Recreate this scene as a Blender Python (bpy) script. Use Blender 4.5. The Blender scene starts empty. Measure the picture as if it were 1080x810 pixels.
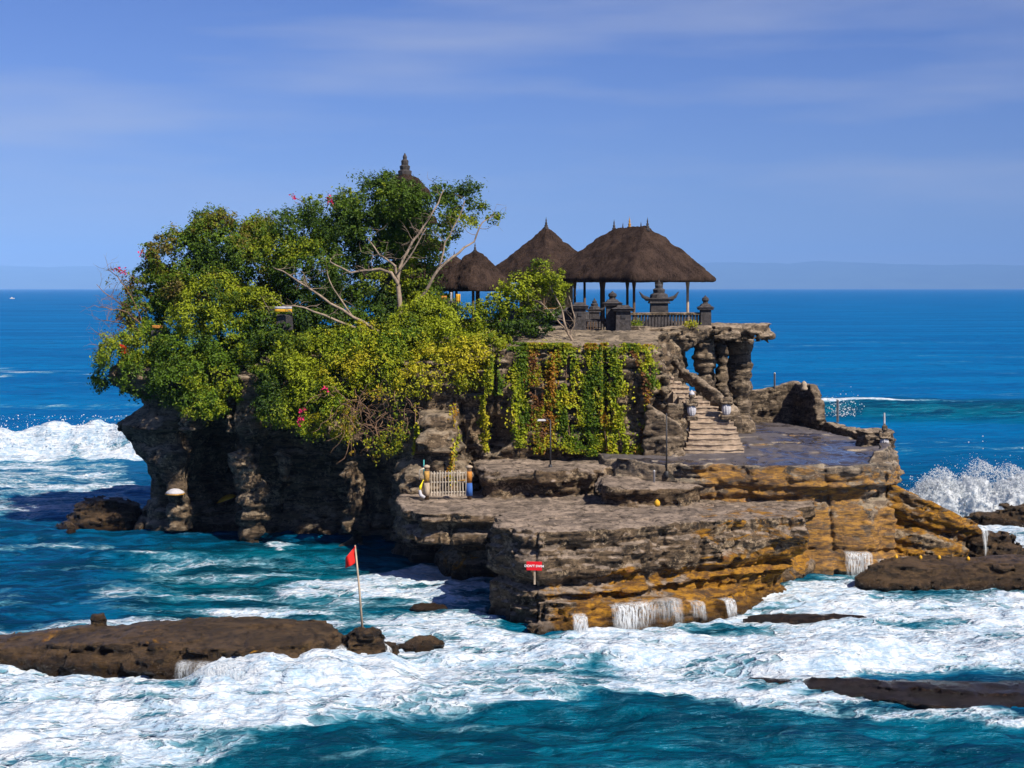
import bpy, math, random
import numpy as np
from mathutils import Vector

# ------------------------------------------------------------------ camera, sky, sun
SC = bpy.context.scene
C = SC.collection
F = 1600.0; H = 14.0; CX = 540.0; HY = 304.0          # focal length and horizon of the photograph, camera height
cam_d = bpy.data.cameras.new('camera'); cam = bpy.data.objects.new('camera', cam_d); C.objects.link(cam)
cam.location = (0, 0, H); cam.rotation_euler = (math.radians(90), 0, 0)
cam_d.sensor_width = 36.0; cam_d.lens = 36.0 * F / 1080.0
cam_d.shift_y = -(405.0 - HY) / 1080.0
cam_d.clip_start = 0.5; cam_d.clip_end = 120000
SC.camera = cam

SUN_H = Vector((0.70, -0.71)).normalized(); SUN_EL = math.radians(44)
sd = Vector((SUN_H.x * math.cos(SUN_EL), SUN_H.y * math.cos(SUN_EL), math.sin(SUN_EL)))
w = bpy.data.worlds.new('World'); SC.world = w; w.use_nodes = True
nt = w.node_tree; nt.nodes.clear()
out = nt.nodes.new('ShaderNodeOutputWorld'); bg = nt.nodes.new('ShaderNodeBackground')
sky = nt.nodes.new('ShaderNodeTexSky'); sky.sky_type = 'NISHITA'; sky.sun_disc = False
sky.sun_elevation = SUN_EL; sky.sun_rotation = math.atan2(SUN_H.x, SUN_H.y)
sky.air_density = 1.0; sky.dust_density = 0.2; sky.ozone_density = 4.0; sky.altitude = 0
tint = nt.nodes.new('ShaderNodeMix'); tint.data_type = 'RGBA'; tint.blend_type = 'MULTIPLY'
tint.inputs[0].default_value = 1.0; tint.inputs[7].default_value = (0.345, 0.40, 0.72, 1)
nt.links.new(sky.outputs[0], tint.inputs[6])
# thin streaks of high cloud
tc = nt.nodes.new('ShaderNodeTexCoord'); mp = nt.nodes.new('ShaderNodeMapping')
mp.inputs['Scale'].default_value = (2.2, 2.2, 17.0); mp.inputs['Location'].default_value = (0.35, 0.2, 0.4)
nz = nt.nodes.new('ShaderNodeTexNoise'); nz.inputs['Scale'].default_value = 1.3; nz.inputs['Detail'].default_value = 4
cr = nt.nodes.new('ShaderNodeMapRange'); cr.inputs[1].default_value = 0.46; cr.inputs[2].default_value = 0.72
cr.inputs[3].default_value = 0.0; cr.inputs[4].default_value = 0.62
cl = nt.nodes.new('ShaderNodeMix'); cl.data_type = 'RGBA'; cl.inputs[7].default_value = (3.5, 3.75, 4.9, 1)
nt.links.new(tc.outputs['Generated'], mp.inputs[0]); nt.links.new(mp.outputs[0], nz.inputs['Vector'])
nt.links.new(nz.outputs[0], cr.inputs[0]); nt.links.new(cr.outputs[0], cl.inputs[0])
nt.links.new(tint.outputs[2], cl.inputs[6]); nt.links.new(cl.outputs[2], bg.inputs[0])
bg.inputs[1].default_value = 0.078
nt.links.new(bg.outputs[0], out.inputs[0])

sl = bpy.data.lights.new('sun', 'SUN'); sl.energy = 5.0; sl.angle = math.radians(0.5); sl.color = (1.0, 0.90, 0.76)
so = bpy.data.objects.new('sun', sl); C.objects.link(so); so.location = (60, -60, 80)
so.rotation_euler = sd.to_track_quat('Z', 'Y').to_euler()
SC.view_settings.view_transform = 'Standard'; SC.view_settings.look = 'None'
SC.view_settings.exposure = 0.75; SC.view_settings.gamma = 1.0
SC.view_settings.use_curve_mapping = False
SC.render.engine = 'CYCLES'
SC.cycles.max_bounces = 6; SC.cycles.diffuse_bounces = 3; SC.cycles.volume_bounces = 0
SC.cycles.transparent_max_bounces = 8; SC.cycles.use_denoising = True

# ------------------------------------------------------------------ helpers
rng = np.random.default_rng(7); random.seed(7)

def at(px, py, D):
    """the point at distance D that the photograph shows at pixel px, py"""
    return Vector(((px - CX) / F * D, D, H - (py - HY) / F * D))

def hang(o, parent=None, label=None, cat=None, group=None, kind=None):
    if parent is not None: o.parent = parent
    if label: o['label'] = label
    if cat: o['category'] = cat
    if group: o['group'] = group
    if kind: o['kind'] = kind
    return o

def empty(name, loc, label, cat, group=None, rz=0.0):
    o = bpy.data.objects.new(name, None); C.objects.link(o); o.location = loc; o.rotation_euler = (0, 0, rz)
    o.empty_display_size = 0.3
    return hang(o, None, label, cat, group)

def mesh_np(name, V, Q, mat, parent=None, smooth=True, attrs=None, col=None, world=True):
    """V (n,3), Q list/array of quads or tris (m,k) -> one mesh object. attrs: name -> per-vertex float"""
    V = np.asarray(V, dtype=np.float32); Q = np.asarray(Q, dtype=np.int32)
    if parent is not None and world:
        P = parent
        while P is not None:
            ang = P.rotation_euler[2]; L = np.array(P.location, dtype=np.float32)
            V = V - L
            if ang:
                c, s = math.cos(-ang), math.sin(-ang)
                V = np.stack([V[:, 0] * c - V[:, 1] * s, V[:, 0] * s + V[:, 1] * c, V[:, 2]], 1)
            P = P.parent
    me = bpy.data.meshes.new(name); k = Q.shape[1]
    me.vertices.add(len(V)); me.vertices.foreach_set('co', V.ravel())
    me.loops.add(Q.size); me.loops.foreach_set('vertex_index', Q.ravel())
    me.polygons.add(len(Q))
    me.polygons.foreach_set('loop_start', np.arange(0, Q.size, k, dtype=np.int32))
    me.polygons.foreach_set('loop_total', np.full(len(Q), k, dtype=np.int32))
    me.update(calc_edges=True)
    me.polygons.foreach_set('use_smooth', np.full(len(Q), smooth, dtype=bool))
    if attrs:
        for an, av in attrs.items():
            a = me.attributes.new(an, 'FLOAT', 'POINT'); a.data.foreach_set('value', np.asarray(av, dtype=np.float32))
    if col is not None:
        a = me.attributes.new('tone', 'FLOAT_COLOR', 'POINT')
        a.data.foreach_set('color', np.asarray(col, dtype=np.float32).ravel())
    me.materials.append(mat); me.validate()
    o = bpy.data.objects.new(name, me); C.objects.link(o)
    if parent is not None: o.parent = parent
    return o

class MB:
    """collects boxes, tubes and lathes (world coordinates) and links them as one mesh object"""
    def __init__(s): s.v = []; s.f = []
    def add(s, vs, fs):
        n = len(s.v); s.v += [tuple(p) for p in vs]; s.f += [tuple(i + n for i in f) for f in fs]; return s
    def box(s, c, d, rz=0.0, taper=1.0, bev=0.0):
        x, y, z = d[0] / 2, d[1] / 2, d[2] / 2
        ca, sa = math.cos(rz), math.sin(rz)
        if bev <= 0:
            rings = [(-z, 1.0, 1.0), (z, taper, taper)]
        else:
            bx, by = 1 - bev / x, 1 - bev / y
            rings = [(-z, bx, by), (-z + bev, 1, 1), (z - bev, taper, taper), (z, taper * bx, taper * by)]
        vs = []
        for (zz, kx, ky) in rings:
            for (sx, sy) in ((-1, -1), (1, -1), (1, 1), (-1, 1)):
                a, b = sx * x * kx, sy * y * ky
                vs.append((c[0] + a * ca - b * sa, c[1] + a * sa + b * ca, c[2] + zz))
        fs = [(3, 2, 1, 0)]; m = len(rings)
        for r in range(m - 1):
            for k in range(4):
                fs.append((r * 4 + k, r * 4 + (k + 1) % 4, r * 4 + 4 + (k + 1) % 4, r * 4 + 4 + k))
        b = (m - 1) * 4; fs.append((b, b + 1, b + 2, b + 3))
        return s.add(vs, fs)
    def tube(s, pts, rad, n=8, cap=True):
        pts = [Vector(p) for p in pts]
        if not hasattr(rad, '__len__'): rad = [rad] * len(pts)
        vs = []; fs = []; up = Vector((0.13, 0.29, 0.95))
        for i, p in enumerate(pts):
            t = (pts[min(i + 1, len(pts) - 1)] - pts[max(i - 1, 0)]).normalized()
            if abs(t.dot(up)) > 0.97: up = Vector((0.9, 0.3, 0.1))
            u = t.cross(up).normalized(); v = u.cross(t)
            for k in range(n):
                a = 2 * math.pi * k / n
                vs.append(p + (u * math.cos(a) + v * math.sin(a)) * rad[i])
        for i in range(len(pts) - 1):
            for k in range(n):
                fs.append((i * n + k, i * n + (k + 1) % n, (i + 1) * n + (k + 1) % n, (i + 1) * n + k))
        if cap:
            fs.append(tuple(range(n - 1, -1, -1))); b = (len(pts) - 1) * n; fs.append(tuple(range(b, b + n)))
        return s.add(vs, fs)
    def lathe(s, c, prof, n=16, sx=1.0, sy=1.0):
        vs = []; fs = []
        for (r, z) in prof:
            for k in range(n):
                a = 2 * math.pi * k / n
                vs.append((c[0] + r * sx * math.cos(a), c[1] + r * sy * math.sin(a), c[2] + z))
        for i in range(len(prof) - 1):
            for k in range(n):
                fs.append((i * n + k, i * n + (k + 1) % n, (i + 1) * n + (k + 1) % n, (i + 1) * n + k))
        fs.append(tuple(range(n - 1, -1, -1))); b = (len(prof) - 1) * n; fs.append(tuple(range(b, b + n)))
        return s.add(vs, fs)
    def build(s, name, mat, parent=None, smooth=False):
        V = [Vector(p) for p in s.v]
        P = parent
        while P is not None:
            L = Vector(P.location); a = P.rotation_euler[2]; c_, s_ = math.cos(-a), math.sin(-a)
            V = [Vector(((p.x - L.x) * c_ - (p.y - L.y) * s_, (p.x - L.x) * s_ + (p.y - L.y) * c_, p.z - L.z)) for p in V]
            P = P.parent
        me = bpy.data.meshes.new(name); me.from_pydata([tuple(p) for p in V], [], s.f); me.update()
        for p in me.polygons: p.use_smooth = smooth
        me.materials.append(mat)
        o = bpy.data.objects.new(name, me); C.objects.link(o)
        if parent is not None: o.parent = parent
        return o

# ---- noise
_p = rng.permutation(256); _p = np.concatenate([_p, _p, _p]).astype(np.int32); _val = rng.random(256).astype(np.float32) * 2 - 1
def vn(x, y, z):
    xi = np.floor(x).astype(np.int32); yi = np.floor(y).astype(np.int32); zi = np.floor(z).astype(np.int32)
    fx = (x - xi).astype(np.float32); fy = (y - yi).astype(np.float32); fz = (z - zi).astype(np.float32)
    fx = fx * fx * (3 - 2 * fx); fy = fy * fy * (3 - 2 * fy); fz = fz * fz * (3 - 2 * fz)
    xi &= 255; yi &= 255; zi &= 255
    def h(a, b, c): return _val[_p[_p[_p[a] + b] + c]]
    x1 = (xi + 1) & 255; y1 = (yi + 1) & 255; z1 = (zi + 1) & 255
    a = h(xi, yi, zi) * (1 - fx) + h(x1, yi, zi) * fx; b = h(xi, y1, zi) * (1 - fx) + h(x1, y1, zi) * fx
    c = h(xi, yi, z1) * (1 - fx) + h(x1, yi, z1) * fx; d = h(xi, y1, z1) * (1 - fx) + h(x1, y1, z1) * fx
    return (a * (1 - fy) + b * fy) * (1 - fz) + (c * (1 - fy) + d * fy) * fz
def fbm(x, y, z, o=4, lac=2.07, g=0.5):
    s = 0; a = 1.0; t = 0
    for i in range(o):
        s = s + a * vn(x + 17.3 * i, y + 5.1 * i, z + 9.7 * i); t += a
        x = x * lac; y = y * lac; z = z * lac; a *= g
    return s / t
def sst(a, b, x):
    t = np.clip((x - a) / (b - a), 0, 1); return t * t * (3 - 2 * t)

def poly_sd(X, Y, pts):
    """signed distance to a polygon, negative inside"""
    pts = np.array(pts, dtype=np.float32); n = len(pts)
    d = np.full(X.shape, 1e9, dtype=np.float32); s = np.ones(X.shape, dtype=np.float32)
    j = n - 1
    for i in range(n):
        ex, ey = pts[j] - pts[i]; wx = X - pts[i][0]; wy = Y - pts[i][1]
        t = np.clip((wx * ex + wy * ey) / (ex * ex + ey * ey + 1e-9), 0, 1)
        bx = wx - ex * t; by = wy - ey * t; d = np.minimum(d, bx * bx + by * by)
        c1 = Y >= pts[i][1]; c2 = Y < pts[j][1]; c3 = ex * wy > ey * wx
        fl = (c1 & c2 & c3) | (~c1 & ~c2 & ~c3); s = np.where(fl, -s, s); j = i
    return s * np.sqrt(d)

def nets(D, org, vs):
    """naive surface nets: distance grid -> vertices and quads"""
    ins = D < 0
    nx, ny, nz = D.shape
    c = np.zeros((nx - 1, ny - 1, nz - 1), dtype=np.int8)
    for i in (0, 1):
        for j in (0, 1):
            for k in (0, 1):
                c += ins[i:nx - 1 + i, j:ny - 1 + j, k:nz - 1 + k]
    act = (c > 0) & (c < 8); idx = np.full(act.shape, -1, dtype=np.int32)
    I, J, K = np.nonzero(act); idx[I, J, K] = np.arange(len(I))
    acc = np.zeros((len(I), 3), dtype=np.float64); cnt = np.zeros(len(I))
    base = np.stack([I, J, K], 1)
    corners = [(i, j, k) for i in (0, 1) for j in (0, 1) for k in (0, 1)]
    for a in corners:
        for b in corners:
            if a < b and sum(abs(a[q] - b[q]) for q in range(3)) == 1:
                da = D[I + a[0], J + a[1], K + a[2]]; db = D[I + b[0], J + b[1], K + b[2]]
                m = (da < 0) != (db < 0); t = np.where(m, da / np.where(m, da - db, 1), 0)
                A = np.array(a, float); B = np.array(b, float)
                acc += m[:, None] * (A + (B - A) * t[:, None]); cnt += m
    V = (base + acc / cnt[:, None]) * vs + np.array(org)
    Q = []
    for ax in range(3):
        sl0 = [slice(None)] * 3; sl1 = [slice(None)] * 3
        sl0[ax] = slice(0, -1); sl1[ax] = slice(1, None)
        A = ins[tuple(sl0)]; B = ins[tuple(sl1)]; X = A != B
        P = np.stack(np.nonzero(X), 1)
        o1, o2 = [q for q in range(3) if q != ax]
        ok = (P[:, o1] > 0) & (P[:, o2] > 0) & (P[:, o1] < D.shape[o1] - 1) & (P[:, o2] < D.shape[o2] - 1)
        P = P[ok]; fl = A[P[:, 0], P[:, 1], P[:, 2]]
        def g(d1, d2):
            R = P.copy(); R[:, o1] += d1; R[:, o2] += d2; return idx[R[:, 0], R[:, 1], R[:, 2]]
        q = np.stack([g(-1, -1), g(0, -1), g(0, 0), g(-1, 0)], 1)
        if ax == 1: fl = ~fl
        q[~fl] = q[~fl][:, ::-1]
        Q.append(q)
    return V, np.concatenate(Q)

_zz = np.arange(-6, 20, 0.03); _st = []
_c = -6.0; _vals = []
while _c < 20:
    t_ = random.choice([0.12, 0.18, 0.25, 0.35, 0.5, 0.7]); v_ = random.uniform(-1, 1); _vals += [(_c, v_), (_c + t_ * 0.86, v_ + random.uniform(0, 0.35))]; _c += t_
STR = np.interp(_zz, [a for a, b in _vals], [b for a, b in _vals]).astype(np.float32)
def strata(z): return np.interp(z, _zz, STR).astype(np.float32)

def rock(name, lo, hi, vs, base, mat, strat=0.22, rough=0.35, fine=0.09, dip=(0.0, 0.0), crack=0.2, seed=0.0, parent=None, topn=0.07, attr=None, blk=0.6):
    """base(X,Y,Z) -> ([(side distance, cap distance), ...], [cuts]); the sides weather in beds, cracks and lumps; meshed"""
    ax = [np.arange(lo[i], hi[i] + vs, vs, dtype=np.float32) for i in range(3)]
    X, Y, Z = np.meshgrid(*ax, indexing='ij')
    pieces, cuts = base(X, Y, Z)
    m = np.zeros(X.shape, dtype=bool)
    for s_, c_ in pieces: m |= (np.abs(s_) < 1.6)
    for q in cuts: m |= (np.abs(q) < 1.6)
    dd = np.zeros(X.shape, dtype=np.float32)
    x, y, z = X[m], Y[m], Z[m]
    n1 = fbm(x * 0.35 + seed, y * 0.35, z * 0.25, 3)
    zs = z + dip[0] * x + dip[1] * y + 0.35 * fbm(x * 0.22 + seed, y * 0.22, z * 0.1, 2) + 0.05 * vn(x * 1.9, y * 1.9, z)
    k = 0.45 + 0.75 * sst(-0.4, 0.4, vn(x * 0.5 + seed, y * 0.5, z * 0.6))
    s = strata(zs + seed * 0.37) * strat * k
    c = np.abs(vn(x * 0.55 + seed * 2, y * 0.55, z * 0.10 + 3)); c = np.exp(-(c / 0.06) ** 2) * crack
    c += np.exp(-(np.abs(vn(x * 1.3 + seed * 2, y * 1.3, z * 0.5 + 3)) / 0.09) ** 2) * crack * 0.35
    f = fbm(x * 1.3, y * 1.3 + seed, z * 2.6, 4, 2.2, 0.6) * fine * 2.6
    f2 = np.abs(vn(x * 3.1, y * 3.1, z * 6.0 + seed)) * fine * 1.2
    # jointed blocks: every block between two beds stands a little in or out
    xw = x + 0.35 * vn(x * 0.9, y * 0.9, z * 0.9 + seed); yw = y + 0.35 * vn(x * 0.9 + 9, y * 0.9, z * 0.9)
    def blk_(w, h_, o): return _val[(_p[(_p[(_p[np.floor(xw / w + o).astype(np.int32) & 255] + np.floor(yw / w).astype(np.int32)) & 255] + np.floor(zs / h_ + o).astype(np.int32)) & 255]) & 255]
    bk_ = blk_(1.15, 0.42, seed) * 0.55 + blk_(0.52, 0.19, seed + 5) * 0.35
    dd[m] = n1 * rough + s + c + f + f2 + bk_ * (strat + fine) * blk
    tn = topn * (1.6 * fbm(X[:, :, :1] * 0.6, Y[:, :, :1] * 0.6, Z[:, :, :1] * 0 + seed, 4) + np.abs(vn(X[:, :, :1] * 2.5, Y[:, :, :1] * 2.5, Z[:, :, :1] * 0 + seed)))
    xa = X[:, :, :1] + 0.4 * vn(X[:, :, :1], Y[:, :, :1], Z[:, :, :1] * 0 + seed); ya = Y[:, :, :1] + 0.4 * vn(X[:, :, :1] + 7, Y[:, :, :1], Z[:, :, :1] * 0)
    tn = tn + topn * 0.9 * _val[(_p[np.floor(xa / 1.6).astype(np.int32) & 255] + np.floor(ya / 0.9).astype(np.int32)) & 255]
    D = None
    for s_, c_ in pieces:
        d = smax(s_ + dd, c_ + tn, 0.06); D = d if D is None else smin(D, d, 0.10)
    for q in cuts: D = smax(D, -q + dd * 0.4, 0.25)
    D = D.astype(np.float32)
    del X, Y, Z
    V, Q = nets(D, lo, vs)
    at_ = attr(V) if attr else {}
    return mesh_np(name, V, Q, mat, parent, True, at_)

def ell(X, Y, Z, c, r):
    k = np.sqrt(((X - c[0]) / r[0]) ** 2 + ((Y - c[1]) / r[1]) ** 2 + ((Z - c[2]) / r[2]) ** 2)
    return (k - 1) * min(r)
def flat2(lo, hi, vs, pts):
    ax = [np.arange(lo[i], hi[i] + vs, vs, dtype=np.float32) for i in range(2)]
    A, B = np.meshgrid(*ax, indexing='ij'); return poly_sd(A, B, pts)[:, :, None]
def smin(a, b, k): h = np.clip(0.5 + 0.5 * (b - a) / k, 0, 1); return b * (1 - h) + a * h - k * h * (1 - h)
def smax(a, b, k): return -smin(-a, -b, k)

# ------------------------------------------------------------------ materials
def newmat(name):
    m = bpy.data.materials.new(name); m.use_nodes = True
    t = m.node_tree; b = t.nodes['Principled BSDF']; return m, t, b
def N(t, kind, **kw):
    n = t.nodes.new(kind)
    for k, v in kw.items(): setattr(n, k, v)
    return n
def mixc(t, fac, a, b, blend='MIX'):
    n = t.nodes.new('ShaderNodeMix'); n.data_type = 'RGBA'; n.blend_type = blend
    for i, v in ((0, fac), (6, a), (7, b)):
        if isinstance(v, bpy.types.NodeSocket): t.links.new(v, n.inputs[i])
        elif i == 0: n.inputs[0].default_value = v
        else: n.inputs[i].default_value = (*v, 1)
    return n.outputs[2]
def rampf(t, src, a, b, lo=0.0, hi=1.0):
    n = t.nodes.new('ShaderNodeMapRange'); n.interpolation_type = 'SMOOTHSTEP'
    t.links.new(src, n.inputs[0]); n.inputs[1].default_value = a; n.inputs[2].default_value = b
    n.inputs[3].default_value = lo; n.inputs[4].default_value = hi; return n.outputs[0]
def mth(t, op, a, b=None, c=None):
    n = t.nodes.new('ShaderNodeMath'); n.operation = op
    for i, v in enumerate((a, b, c)):
        if v is None: continue
        if isinstance(v, bpy.types.NodeSocket): t.links.new(v, n.inputs[i])
        else: n.inputs[i].default_value = v
    return n.outputs[0]
def pos(t, scale=(1, 1, 1), obj=False):
    g = t.nodes.new('ShaderNodeTexCoord') if obj else t.nodes.new('ShaderNodeNewGeometry'); m = t.nodes.new('ShaderNodeMapping')
    m.inputs['Scale'].default_value = scale
    t.links.new(g.outputs['Object' if obj else 'Position'], m.inputs[0]); return m.outputs[0]
def noise(t, vec, scale, detail=4, rough=0.55, dist=0.0):
    n = t.nodes.new('ShaderNodeTexNoise'); t.links.new(vec, n.inputs['Vector'])
    n.inputs['Scale'].default_value = scale; n.inputs['Detail'].default_value = detail
    n.inputs['Roughness'].default_value = rough; n.inputs['Distortion'].default_value = dist; return n.outputs[0]
def attrn(t, name):
    n = t.nodes.new('ShaderNodeAttribute'); n.attribute_name = name; return n
def bump(t, b, h, dist=0.05, strength=1.0):
    n = t.nodes.new('ShaderNodeBump'); t.links.new(h, n.inputs['Height']); n.inputs['Distance'].default_value = dist
    n.inputs['Strength'].default_value = strength; t.links.new(n.outputs[0], b.inputs['Normal'])

def rock_mat(name, c_dark, c_mid, c_pale, ochre=True, wetline=True, gloss=0.78, top=None, paved=None):
    m, t, b = newmat(name)
    p = pos(t)
    ps = pos(t, (0.8, 0.8, 4.2))           # beds
    pb = pos(t, (2.6, 2.6, 9.0)); nb = noise(t, pb, 1.0, 5, 0.7, 0.5)
    n1 = noise(t, ps, 1.0, 6, 0.65, 0.6); n2 = noise(t, p, 0.9, 6, 0.65); n3 = noise(t, p, 4.2, 8, 0.78)
    pv = pos(t, (2.2, 2.2, 0.35)); n4 = noise(t, pv, 1.0, 5, 0.6, 0.3)   # streaks that run down
    n7 = noise(t, pos(t, (0.8, 0.8, 2.2)), 0.9, 7, 0.72, 0.7)
    col = mixc(t, rampf(t, mth(t, 'ADD', mth(t, 'MULTIPLY', n1, 0.5), mth(t, 'MULTIPLY', n7, 0.5)), 0.43, 0.54), c_dark, c_mid)
    col = mixc(t, rampf(t, mth(t, 'ADD', mth(t, 'MULTIPLY', n2, 0.4), mth(t, 'MULTIPLY', n3, 0.6)), 0.51, 0.60), col, c_pale)
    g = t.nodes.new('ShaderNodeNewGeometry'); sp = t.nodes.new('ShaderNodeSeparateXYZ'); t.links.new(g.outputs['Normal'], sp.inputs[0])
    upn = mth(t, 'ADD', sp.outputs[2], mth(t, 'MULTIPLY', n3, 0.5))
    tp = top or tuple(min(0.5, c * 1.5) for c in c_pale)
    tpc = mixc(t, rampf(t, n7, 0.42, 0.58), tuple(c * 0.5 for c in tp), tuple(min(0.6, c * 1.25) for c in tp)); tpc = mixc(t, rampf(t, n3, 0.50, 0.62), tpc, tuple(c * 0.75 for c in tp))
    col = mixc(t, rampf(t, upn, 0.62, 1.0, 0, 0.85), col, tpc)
    col = mixc(t, rampf(t, nb, 0.50, 0.34, 0, 0.8), col, tuple(c * 0.5 for c in c_dark))
    col = mixc(t, rampf(t, n4, 0.56, 0.72, 0, 0.75), col, tuple(c * 0.45 for c in c_dark))
    if ochre:
        a = attrn(t, 'ochre'); n5 = noise(t, pos(t, (0.55, 0.55, 1.3)), 1.0, 6, 0.68, 0.8)
        o = mth(t, 'ADD', a.outputs['Fac'], mth(t, 'MULTIPLY', mth(t, 'SUBTRACT', n5, 0.5), 4.6))
        n6 = noise(t, pos(t, (1.2, 1.2, 5.0)), 1.5, 5, 0.7)
        oc = mixc(t, rampf(t, n6, 0.38, 0.62), (0.115, 0.048, 0.006), (0.45, 0.215, 0.010))
        oc = mixc(t, rampf(t, n7, 0.52, 0.62, 0, 0.85), oc, (0.045, 0.026, 0.012)); oc = mixc(t, rampf(t, n2, 0.60, 0.70, 0, 0.7), oc, (0.24, 0.075, 0.012))
        oc = mixc(t, rampf(t, n3, 0.55, 0.72, 0, 0.8), oc, (0.05, 0.03, 0.015))
        col = mixc(t, rampf(t, o, 0.45, 0.85, 0, 0.92), col, oc)
    if wetline:
        sz = t.nodes.new('ShaderNodeSeparateXYZ'); t.links.new(g.outputs['Position'], sz.inputs[0])
        wz = mth(t, 'ADD', sz.outputs[2], mth(t, 'MULTIPLY', n2, -1.2))
        wet = rampf(t, wz, 0.1, -0.5, 0, 1); col = mixc(t, mth(t, 'MULTIPLY', wet, 0.8), col, (0.022, 0.014, 0.008))
        t.links.new(mth(t, 'SUBTRACT', gloss, mth(t, 'MULTIPLY', wet, 0.5)), b.inputs['Roughness'])
    else: b.inputs['Roughness'].default_value = gloss
    if paved:   # trodden, wet floor above a given height
        sz = t.nodes.new('ShaderNodeSeparateXYZ'); t.links.new(g.outputs['Position'], sz.inputs[0])
        pm = mth(t, 'MULTIPLY', rampf(t, sz.outputs[2], paved - 0.38, paved - 0.24), rampf(t, sp.outputs[2], 0.75, 0.92))
        pn = noise(t, pos(t, (0.5, 0.28, 1)), 0.8, 4, 0.6, 0.5)
        pc = mixc(t, rampf(t, n3, 0.35, 0.65), (0.05, 0.043, 0.045), (0.085, 0.073, 0.075)); pc = mixc(t, rampf(t, pn, 0.50, 0.58, 0, 0.8), pc, (0.03, 0.027, 0.032))
        col = mixc(t, pm, col, pc)
        pr_ = rampf(t, pn, 0.47, 0.58, 0.6, 0.07); rr_ = N(t, 'ShaderNodeMix'); t.links.new(pm, rr_.inputs[0]); rr_.inputs[2].default_value = gloss; t.links.new(pr_, rr_.inputs[3]); t.links.new(rr_.outputs[0], b.inputs['Roughness'])
    t.links.new(col, b.inputs['Base Color'])
    h = mth(t, 'ADD', mth(t, 'ADD', mth(t, 'MULTIPLY', n1, 0.9), mth(t, 'MULTIPLY', nb, 1.3)), mth(t, 'ADD', mth(t, 'MULTIPLY', n3, 0.8), noise(t, p, 22.0, 4, 0.7)))
    bump(t, b, h, 0.14, 0.9)
    if paved: t.links.new(mth(t, 'SUBTRACT', 0.9, mth(t, 'MULTIPLY', pm, 0.86)), b.inputs['Normal'].links[0].from_node.inputs['Strength'])
    b.inputs['Specular IOR Level'].default_value = 0.9 if paved else 0.3
    return m

def flat_mat(name, col, rough=0.8, var=0.35, scale=6.0, bumpd=0.02, stretch=(1, 1, 1), dark=None, spec=0.3, trans=0.0):
    m, t, b = newmat(name); p = pos(t, stretch, obj=True)
    n = noise(t, p, scale, 5, 0.65)
    c = mixc(t, rampf(t, n, 0.32, 0.68), dark or tuple(x * (1 - var) for x in col), tuple(min(0.9, x * (1 + var * 0.5)) for x in col))
    t.links.new(c, b.inputs['Base Color']); b.inputs['Roughness'].default_value = rough; b.inputs['Specular IOR Level'].default_value = spec
    bump(t, b, noise(t, p, scale * 3, 5, 0.7), bumpd, 0.8); return m

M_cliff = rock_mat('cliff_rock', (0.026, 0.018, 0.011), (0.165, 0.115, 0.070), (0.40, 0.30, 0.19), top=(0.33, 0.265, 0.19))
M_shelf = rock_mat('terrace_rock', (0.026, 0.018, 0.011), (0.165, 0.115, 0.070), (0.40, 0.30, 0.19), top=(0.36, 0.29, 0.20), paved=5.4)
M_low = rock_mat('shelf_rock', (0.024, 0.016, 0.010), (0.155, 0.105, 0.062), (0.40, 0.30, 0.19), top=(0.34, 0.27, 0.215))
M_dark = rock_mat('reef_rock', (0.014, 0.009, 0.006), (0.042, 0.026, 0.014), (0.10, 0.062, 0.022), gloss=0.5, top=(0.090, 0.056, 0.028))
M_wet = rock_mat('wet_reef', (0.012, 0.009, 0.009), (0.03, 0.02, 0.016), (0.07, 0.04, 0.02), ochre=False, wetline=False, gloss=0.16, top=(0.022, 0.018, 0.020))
M_path = flat_mat('wet_paving', (0.075, 0.065, 0.068), 0.5, 0.4, 0.8, 0.01)
# ------------------------------------------------------------------ sea
def grow(a, b, s, r, far):
    v = list(np.arange(a, b, s)); st = s; x = v[-1]
    while x < far: st *= r; x += st; v.append(x)
    return v
xr = grow(0, 44, 0.17, 1.10, 42000); xs = np.array([-q for q in xr[:0:-1]] + xr, dtype=np.float32)
yb = []; x = 38.0; st = 0.3
while x > -400: x -= st; st *= 1.2; yb.append(x)
ys = np.array(yb[::-1] + grow(38, 100, 0.13, 1.0, 0) + grow(100, 135, 0.2, 1.012, 520) , dtype=np.float32)
ys = np.unique(np.round(np.array(list(ys) + grow(522, 530, 3.5, 1.12, 46000)), 3)).astype(np.float32)
SX, SY = np.meshgrid(xs, ys, indexing='ij')
safe = np.maximum(SY, 20.0)
px = CX + F * SX / safe; py = HY + F * H / safe
Z = np.zeros_like(SX)
cut = (SY > 20) & (SY < 700) & (np.abs(SX) < 260)
xx, yy = SX[cut], SY[cut]; p_x, p_y = px[cut], py[cut]
fade = 1 - sst(350, 650, yy)
def soft(pts, wdt): return sst(wdt, -wdt, poly_sd(p_x + 22 * fbm(xx * 0.3, yy * 0.3, xx * 0, 3), p_y + 7 * fbm(xx * 0.5 + 9, yy * 0.5, xx * 0, 3), pts))
warp = 2.2 * fbm(xx * 0.08, yy * 0.08, xx * 0 + 1, 3)
z = 0.10 * fbm(xx * 0.35, yy * 0.8, xx * 0, 4) * 2
z += 0.16 * np.sin((yy + warp * 2) * 0.55 + 0.1 * xx) * (0.6 + 0.4 * vn(xx * 0.1, yy * 0.1, xx * 0))
z += 0.30 * fbm(xx * 0.12, yy * 0.28, xx * 0 + 4, 3) * sst(90, 180, yy)
z *= fade
foam = np.zeros_like(z); teal = np.zeros_like(z)
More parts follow.
